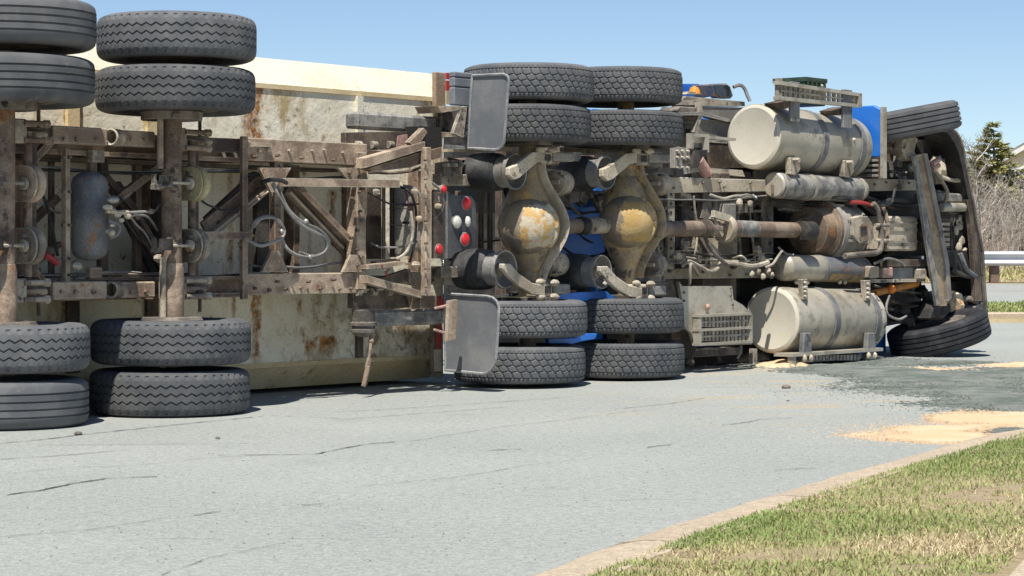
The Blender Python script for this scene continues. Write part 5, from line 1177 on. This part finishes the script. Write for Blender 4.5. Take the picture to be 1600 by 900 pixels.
# running board under the lower tank and debris by the road
Q('running_board','alu',1238,548,1380,553,-.08,.2); Q('running_board_leg','alu',1238,553.5,1244,569,-.07,.05); rb_ = Q('running_board','dusty_dark',1268,555,1346,563,-.04,.1)
for k in range(14): MB().rect(1270+k*5.4,555,1273+k*5.4,563,-.055,.02).build('board_tread', M['dusty'], rb_, smooth=0)
Q('running_board_leg','dusty',1178,545,1183,569,.2,.05); Q('cab_side','dusty_dark',1082,545,1160,556,.5,.2); Q('cab_side','black',1060,541,1240,566,.75,.15); B('marker_lamp', MB().ball(L(1078,566,.4),.045,9,6),'rust')
B('air_dam', MB().lathe(L(1058,528,.5),(0,-1,0),[(0,.18),(.1,.18)],28),'black')
B('hanging_strap', MB().hose([(1158,540,.1),(1156,552,.1),(1152,560,.12)],.012),'hose')
# ================================================================== CLUTTER: bolts, pipes and cables of the underframes
def bolts(par, items, w, mat, r=.013):
    for x, y in items:
        c = L(x,y,w); MB().cyl((c.x,w+.006,c.z),(c.x,w-.018,c.z),r*random.uniform(.8,1.25),n=6).build('bolt', M[mat], par)
bolts(TR, [(x, 234-(x-390)*-.02+random.uniform(-2,2)) for x in (404,418,452,488,506,536)], .215, 'frame_light'); bolts(TR, [(x, 452+random.uniform(-2,2)) for x in (398,420,446,470,500,530,548)], .215, 'frame_dark')
bolts(TR, [(546,270),(560,275),(566,295),(550,310),(566,345),(548,372),(564,402)], .185, 'frame_dark'); bolts(TR, [(664,250),(664,280),(665,310),(664,345),(665,380),(664,420),(665,448)], .012, 'frame_dark', .010)
bolts(TR, [(x,y) for x in (98,108) for y in (246,300,352,404,430)], .155, 'frame_dark', .010); bolts(TR, [(x,218) for x in (100,120,150,205,225)]+[(x,456) for x in (96,118,146,205,228)], .095, 'frame', .014)
bolts(TK, [(x,289+random.uniform(-5,5)) for x in (1044,1052,1098,1124,1131,1172)], .355, 'dusty_dark', .014); bolts(TK, [(x,425+random.uniform(-5,5)) for x in (1046,1090,1098,1140,1166,1186)], .595, 'dusty_dark', .014); bolts(TK, [(1366,288),(1384,285),(1402,290),(1420,286),(1436,290)], .355, 'dusty_dark', .014)
bolts(TK, [(x,y) for x in (1058,1066,1074) for y in (236,246,262)], .355, 'rail', .013)
RC = random.Random(21)
def run(par, x0, y0, x1, y1, w, r, mat, sag=4, n=6):
    pts = []
    for i in range(n+1):
        u = i/n; pts.append((x0+(x1-x0)*u, y0+(y1-y0)*u + sag*math.sin(math.pi*u) + RC.uniform(-1.6,1.6), w+RC.uniform(-.03,.03)))
    MB().hose(pts, r, 6).build('air_line', M[mat], par)
# trailer: lines clipped along the rails, drooping between the bays
for a in ((20,262,380,268,.30,.010,'hose_black',5),(30,258,372,264,.30,.008,'hose',7),(20,434,380,428,.28,.009,'hose_black',4),(30,430,300,424,.30,.010,'frame_light',2),(116,436,246,430,.22,.008,'hose',-8),
          (388,272,540,276,.30,.009,'hose_black',6),(390,414,545,408,.30,.010,'hose',6),(300,300,372,330,.2,.008,'hose_black',10),(52,300,104,330,.25,.008,'hose',12),(575,300,655,318,.2,.007,'hose_black',10),(580,380,660,372,.2,.008,'hose',12),(576,270,660,262,.25,.012,'frame_dark',4)): run(TR,*a)
for x,y,s_ in ((122,416,.03),(214,338,.025),(236,330,.022),(248,404,.035),(270,384,.04),(252,290,.045),(76,392,.03),(384,374,.022),(650,414,.035),(604,420,.03),(648,300,.03),(588,300,.03),(326,222,.025),(312,458,.03)):
    MB().ball(L(x,y,.06), s_, 8, 6, (1.2,.8,.8), .2).build('fitting', M[RC.choice(['dusty','frame_dark','frame_light'])], TR)
# tractor: cable runs and pipes between the rails
for a in ((1020,306,1190,312,.40,.012,'hose_black',5),(1030,310,1200,304,.36,.009,'hose',6),(1060,318,1190,330,.5,.014,'dusty_dark',6),(1060,392,1210,396,.42,.012,'hose_black',6),(1064,400,1206,406,.38,.010,'dusty',5),(1046,410,1180,404,.34,.009,'hose',7),
          (1098,300,1116,420,.5,.012,'hose_black',0),(1150,312,1158,416,.55,.016,'dusty_dark',0),(1170,320,1180,412,.6,.012,'dusty',0),(1208,310,1290,318,.4,.014,'hose_black',4),(1216,326,1290,322,.45,.010,'dusty_dark',4),
          (1350,306,1440,318,.3,.018,'hose_black',8),(1356,312,1470,330,.36,.024,'frame_dark',6),(1380,400,1480,404,.26,.016,'hose_black',5),(1364,446,1470,452,.3,.012,'dusty_dark',8),(1390,470,1462,468,.4,.020,'frame_dark',6),(1396,486,1460,490,.4,.016,'hose_black',6),
          (1484,262,1506,300,.3,.020,'frame_dark',2),(1462,300,1512,296,.3,.014,'dusty_dark',4),(1380,230,1424,244,.6,.020,'frame_dark',5),(1384,264,1426,268,.6,.016,'dusty_dark',4),(870,318,950,330,.6,.012,'hose_black',8),(868,330,948,388,.7,.010,'hose_black',10),
          (700,248,800,250,.5,.012,'hose_black',5),(702,406,770,404,.5,.012,'hose_black',5),(880,292,960,300,.5,.012,'dusty_dark',4),(870,412,960,408,.5,.012,'dusty_dark',4),(1000,300,1004,420,.3,.010,'hose_black',0)): run(TK,*a)
for i in range(70):
    x, y = RC.choice([(RC.uniform(1056,1200),RC.uniform(302,418)),(RC.uniform(1384,1470),RC.uniform(400,496)),(RC.uniform(1380,1430),RC.uniform(222,276)),(RC.uniform(1456,1508),RC.uniform(250,310)),(RC.uniform(866,960),RC.uniform(296,320))])
    w_ = RC.uniform(.45,.7); s_ = RC.uniform(.02,.055); c = L(x,y,w_)
    mb = MB()
    if RC.random() < .5: mb.box(c, (s_*2.2,s_*1.6,s_*RC.uniform(1.2,3.0)), M=Matrix.Rotation(RC.uniform(-.4,.4),3,'Y'))
    else: mb.cyl(c, c+Vector((RC.uniform(-.08,.12),RC.uniform(-.03,.06),RC.uniform(-.12,.12))), s_*.8, n=10)
    mb.build(RC.choice(['bracket','fitting','valve_body']), M[RC.choice(['dusty','dusty_dark','dusty_dark','frame_dark','grey_box'])], TK, smooth=35, bevel=.004)
# ================================================================== BEYOND THE ROAD
gr = bpy.data.objects.new('guard_rail', None); COL.objects.link(gr); ORG[gr] = Vector((0,0,0)); tag(gr, 'galvanised steel guard rail on brown posts beyond the second road', 'guard rail')
M['galv'] = grimy('galvanised steel', (.56,.57,.58,1), (.48,.49,.50,1), rough=.45, metal=.35, big=1.5, bump=.05); M['post'] = grimy('brown timber post', (.13,.075,.055,1), (.20,.13,.10,1), rough=.9)
YR = 46.35; pf = [(0,.155),(-.05,.13),(-.075,.095),(-.05,.06),(0,.02),(0,-.02),(-.05,-.06),(-.075,-.095),(-.05,-.13),(0,-.155)]
k = len(pf)
for i in range(-16, 20):
    x0, x1 = i*3.8+.4, (i+1)*3.8+.4; vs = []
    for x in (x0, x1+.03):
        for a,b in pf: vs.append((x, YR+a-(.004 if x==x1+.03 else 0), .93+b))
        for a,b in pf: vs.append((x, YR+a+.006-(.004 if x==x1+.03 else 0), .93+b))
    fs = [(j,j+1,2*k+j+1,2*k+j) for j in range(k-1)] + [(k+j,3*k+j,3*k+j+1,k+j+1) for j in range(k-1)]
    MB().add(vs,fs).build('rail_beam', M['galv'], gr, smooth=60)
    MB().box((x0+2.15,YR+.14,.70),(.18,.20,.80)).build('rail_post', M['post'], gr, smooth=0, bevel=.01)
# grass tufts on the verges far off
def tufts(n, x0,x1,y0,y1,zf,h0,h1,name,label,bias):
    X = RNG.uniform(x0,x1,n); Y = RNG.uniform(y0,y1,n); return blades(name,X,Y,zf(X,Y),h0,h1,.012,M['grass'],label,np.clip(bias+fbm(X,Y,5,4,.5)*.5+RNG.normal(0,.15,n),0,1))
tufts(14000,3,16,33.95,39.9,lambda x,y:.125+(y-33.9)*.004,.03,.09,'far_verge_grass','short grass on the verge between the two roads',.38)
tufts(9000,4,26,46.5,51,lambda x,y:terr(x,y),.08,.38,'bank_grass','tall straw grass under the guard rail',.66)
# bare brush on the bank
def twig_mesh(name, stems, mat, seed):
    r = np.random.default_rng(seed); segs = []
    for (x,y,z,h,rad,tilt,nb) in stems:
        a = r.uniform(0,6.28); p = np.array([x,y,z]); d = np.array([math.cos(a)*tilt,math.sin(a)*tilt,1.0]); d/=np.linalg.norm(d); n = 4; pts=[p]
        for i in range(n): d = d + r.normal(0,.10,3); d/=np.linalg.norm(d); p = p + d*h/n; pts.append(p)
        for i in range(n): segs.append((pts[i],pts[i+1],rad*(1-i/n*.8),rad*(1-(i+1)/n*.8)))
        for b in range(nb):
            i = r.integers(1,n); u = r.random(); q = pts[i]*(1-u)+pts[i+1]*u if i<n else pts[i]; a=r.uniform(0,6.28); dd=np.array([math.cos(a)*.8,math.sin(a)*.8,r.uniform(.3,1.1)]); dd/=np.linalg.norm(dd); l=h*r.uniform(.12,.34)
            m_=q+dd*l*.5; e=m_+(dd+r.normal(0,.25,3))*l*.5; segs += [(q,m_,rad*.42,rad*.30),(m_,e,rad*.30,rad*.12)]
            for c in range(3):
                u=r.random(); s0=m_*(1-u)+e*u; e2=s0+(dd+r.normal(0,.6,3))*l*.3; segs.append((s0,e2,rad*.22,rad*.10))
    A=np.array([s[0] for s in segs]);Bv=np.array([s[1] for s in segs]);ra=np.array([s[2] for s in segs]);rb=np.array([s[3] for s in segs]); D=Bv-A; D/=np.linalg.norm(D,axis=1,keepdims=True)+1e-9
    ref=np.where(np.abs(D[:,2:3])<.9,np.array([[0,0,1.]]),np.array([[1.,0,0]])); e1=np.cross(D,ref); e1/=np.linalg.norm(e1,axis=1,keepdims=True); e2=np.cross(D,e1); V=[]
    for P_,rr in ((A,ra),(Bv,rb)):
        for c in range(3): an=2*math.pi*c/3; V.append(P_+e1*(rr*math.cos(an))[:,None]+e2*(rr*math.sin(an))[:,None])
    V=np.stack(V,1).reshape(-1,3); b=np.arange(len(segs))[:,None]*6; F=np.concatenate([b+np.array([[c,(c+1)%3,3+(c+1)%3,3+c]]) for c in range(3)])
    return quick(name,V,F,mat)
M['twig'] = grimy('grey brown twigs', (.31,.265,.225,1), (.46,.40,.345,1), rough=.9, big=.4); M['bark_pale'] = grimy('pale bark', (.42,.39,.35,1), (.30,.27,.24,1), rough=.9); M['bark'] = grimy('brown bark', (.12,.09,.065,1), (.20,.155,.12,1), rough=.9)
rs = np.random.default_rng(3); st=[]
for i in range(1150):
    y = rs.uniform(48.5,64); x = rs.normal(.213*y,3.2) if i<850 else rs.uniform(-12,34); z=float(terr(np.array(x),np.array(y))); st.append((x,y,z,rs.uniform(.7,1.75)*(1+.30*(y-48)/16),rs.uniform(.008,.016),.35,9))
o = link('brush_thicket', twig_mesh('brush_thicket',st,M['twig'],4)); tag(o,'bare grey brown brush filling the bank behind the guard rail',kind='stuff')
def bare_tree(px,py_top,y,label,mat,tilt=.06,rad=.05):
    x=(px-800)/F_PX*y; z=float(terr(np.array(x),np.array(y))); h=EYE+(HORIZ-py_top)*y/F_PX-z
    t = bpy.data.objects.new('bare_tree',None); COL.objects.link(t); t.location=(x,y,z); ORG[t]=Vector((x,y,z)); tag(t,label,'tree','bare trees on the bank')
    mb=MB(); pts=[Vector((x,y,z))]; d=Vector((random.uniform(-tilt,tilt),0,1)); p=pts[0].copy()
    for i in range(6): d=(d+Vector((random.uniform(-.05,.05),random.uniform(-.05,.05),0))).normalized(); p=p+d*h/6; pts.append(p.copy())
    mb.tube(pts,lambda u:rad*(1-.8*u),8,3); mb.build('trunk',M[mat],t)
    s=[(q.x,q.y,q.z,h*random.uniform(.18,.36),rad*.35,.9,7) for q in pts[2:] for _ in range(4)]
    o=link('branches',twig_mesh('branches',s,M[mat],int(px)),t,(0,0,0)); o.location=-Vector((x,y,z)); o['kind']='stuff'
bare_tree(1534,252,50,'pale slender bare tree just right of the truck nose','bark_pale',.03,.055); bare_tree(1547,300,51.5,'short pale bare tree in front of the spruce','bark_pale',.05,.04); bare_tree(1578,280,52.5,'leaning bare grey tree with pale branches below the house','bark_pale',.25,.045); bare_tree(1592,330,51,'low bare tree at the right edge by the guard rail','bark_pale',.15,.035); bare_tree(1640,270,54,'bare grey tree just beyond the right frame edge','bark_pale',.1,.05)
bare_tree(1524,238,60,'thin dark bare tree left of the spruce','bark',.05,.04)
# spruces
m = NM('spruce needles', .8, rnd=False, spec=.2); at=m.n('ShaderNodeAttribute',attribute_name='tint'); m.col(m.mix(at.outputs['Fac'],(.11,.13,.045,1),(.42,.385,.15,1))); M['spruce']=m.m
def spruce(px,py_top,y,wd,label,seed,base_z=None,dens=1.0):
    x=(px-800)/F_PX*y; z=float(terr(np.array(x),np.array(y))); top=EYE+(HORIZ-py_top)*y/F_PX; h=top-z; r=np.random.default_rng(seed)
    t=bpy.data.objects.new('spruce_tree',None); COL.objects.link(t); t.location=(x,y,z); ORG[t]=Vector((x,y,z)); tag(t,label,'tree')
    MB().tube([(x,y,z),(x+.03,y,z+h*.5),(x,y,z+h*.97)],lambda u:.10*(1-.9*u),8,3).build('trunk',M['bark'],t)
    V=[];Fc=[];tn=[]
    nw=int(h*6.5*dens)
    for i in range(nw):
        u=i/(nw-1); zz=z+h*(.10+.90*u); rad=wd*(1-u)**.85*r.uniform(.7,1.12)+.05; nb=int(7+7*(1-u))
        for b in range(nb):
            if r.random()<.12: continue
            a=r.uniform(0,6.28); L_=rad*r.uniform(.55,1.15); droop=r.uniform(-.30,.10); c=np.array([math.cos(a),math.sin(a),0]); tint=np.clip(r.normal(.45,.25),0,1)
            for q in range(int(10+34*L_)):
                s_=r.random()**.7; p=np.array([x,y,zz])+c*L_*s_+np.array([0,0,droop*L_*s_+.12*L_*s_*s_]); sd=np.array([-c[1],c[0],0]); sz=.13+.12*(1-s_)
                dv_=c*r.uniform(.2,1)+sd*r.uniform(-1,1)+np.array([0,0,r.uniform(-.25,.5)]); dv_/=np.linalg.norm(dv_); wv=np.cross(dv_,c*.55+np.array([0,0,.75])+r.normal(0,.35,3)); wv/=np.linalg.norm(wv)+1e-9
                b0=len(V); V+= [p-wv*sz*.22,p+wv*sz*.22,p+dv_*sz*1.25]; Fc.append((b0,b0+1,b0+2)); tn+= [np.clip(tint+r.normal(0,.12),0,1)]*3
    o=link('crown',quick('crown',V,Fc,M['spruce'],False,tn),t); o.location=-Vector((x,y,z))
spruce(1552,196,62,1.75,'dark green spruce standing in front of the pale house',1)
spruce(1526,232,66,.55,'small thin spruce beside the truck nose',2,dens=.8)
spruce(1604,318,56,.6,'low olive bush spruce at the right frame edge',3)
spruce(1690,240,64,1.1,'spruce beyond the right frame edge',4)
# house
hr=bpy.data.objects.new('house',None); COL.objects.link(hr); hx,hy=30.6,130.0; hz=2.0; hr.location=(hx,hy,hz); hr.rotation_euler=(0,0,R(-38)); ORG[hr]=Vector((0,0,0)); tag(hr,'pale cream clapboard house with grey gable roof behind the spruce','house')
M['siding']=grimy('cream siding',(.66,.62,.48,1),(.62,.58,.45,1),rough=.7,big=.5,bump=.05); M['roof']=grimy('grey shingles',(.24,.22,.205,1),(.30,.275,.255,1),rough=.9,big=.8); M['trim']=grimy('white trim',(.75,.75,.73,1),(.7,.7,.68,1),rough=.6)
Wd,Ln,Eh,Rh=9.0,13.0,3.3,5.55
# gable wall lies in the local plane y=0 .. width along x; ridge runs along +y
MB().prism([(-Wd/2,0,-2),(Wd/2,0,-2),(Wd/2,0,Eh),(0,0,Rh),(-Wd/2,0,Eh)],(0,Ln,0)).build('wall',M['siding'],hr,smooth=0)
for s_ in (-1,1):
    n=Vector((s_*(Rh-Eh),0,Wd/2)).normalized(); a=Vector((0,-.35,Rh)); b=Vector((s_*(Wd/2+.4),-.35,Eh-(Rh-Eh)/(Wd/2)*.4))
    MB().prism([a,b,b+Vector((0,Ln+.7,0)),a+Vector((0,Ln+.7,0))],n*.14).build('roof',M['roof'],hr,smooth=0)
    MB().prism([a+Vector((0,-.03,0)),b+Vector((0,-.03,0)),b+Vector((0,-.03,-.28)),a+Vector((0,-.03,-.28))],(0,.06,0)).build('rake_board',M['trim'],hr,smooth=0)
for cx,cz in ((-2.0,1.6),(1.2,1.6),(-1.0,3.4)):
    f=MB().box((cx,-.03,cz),(1.5,.08,1.35)).build('window',M['trim'],hr,smooth=0)
    for dx in (-.34,.34): MB().box((cx+dx,-.075,cz),(.58,.03,1.15)).build('pane',M['glass'],f,smooth=0)
for k in range(14): MB().box((0,-.012,-.9+k*.3),(Wd-.05,.02,.02)).build('clapboard_edge',M['siding'],hr,smooth=0)
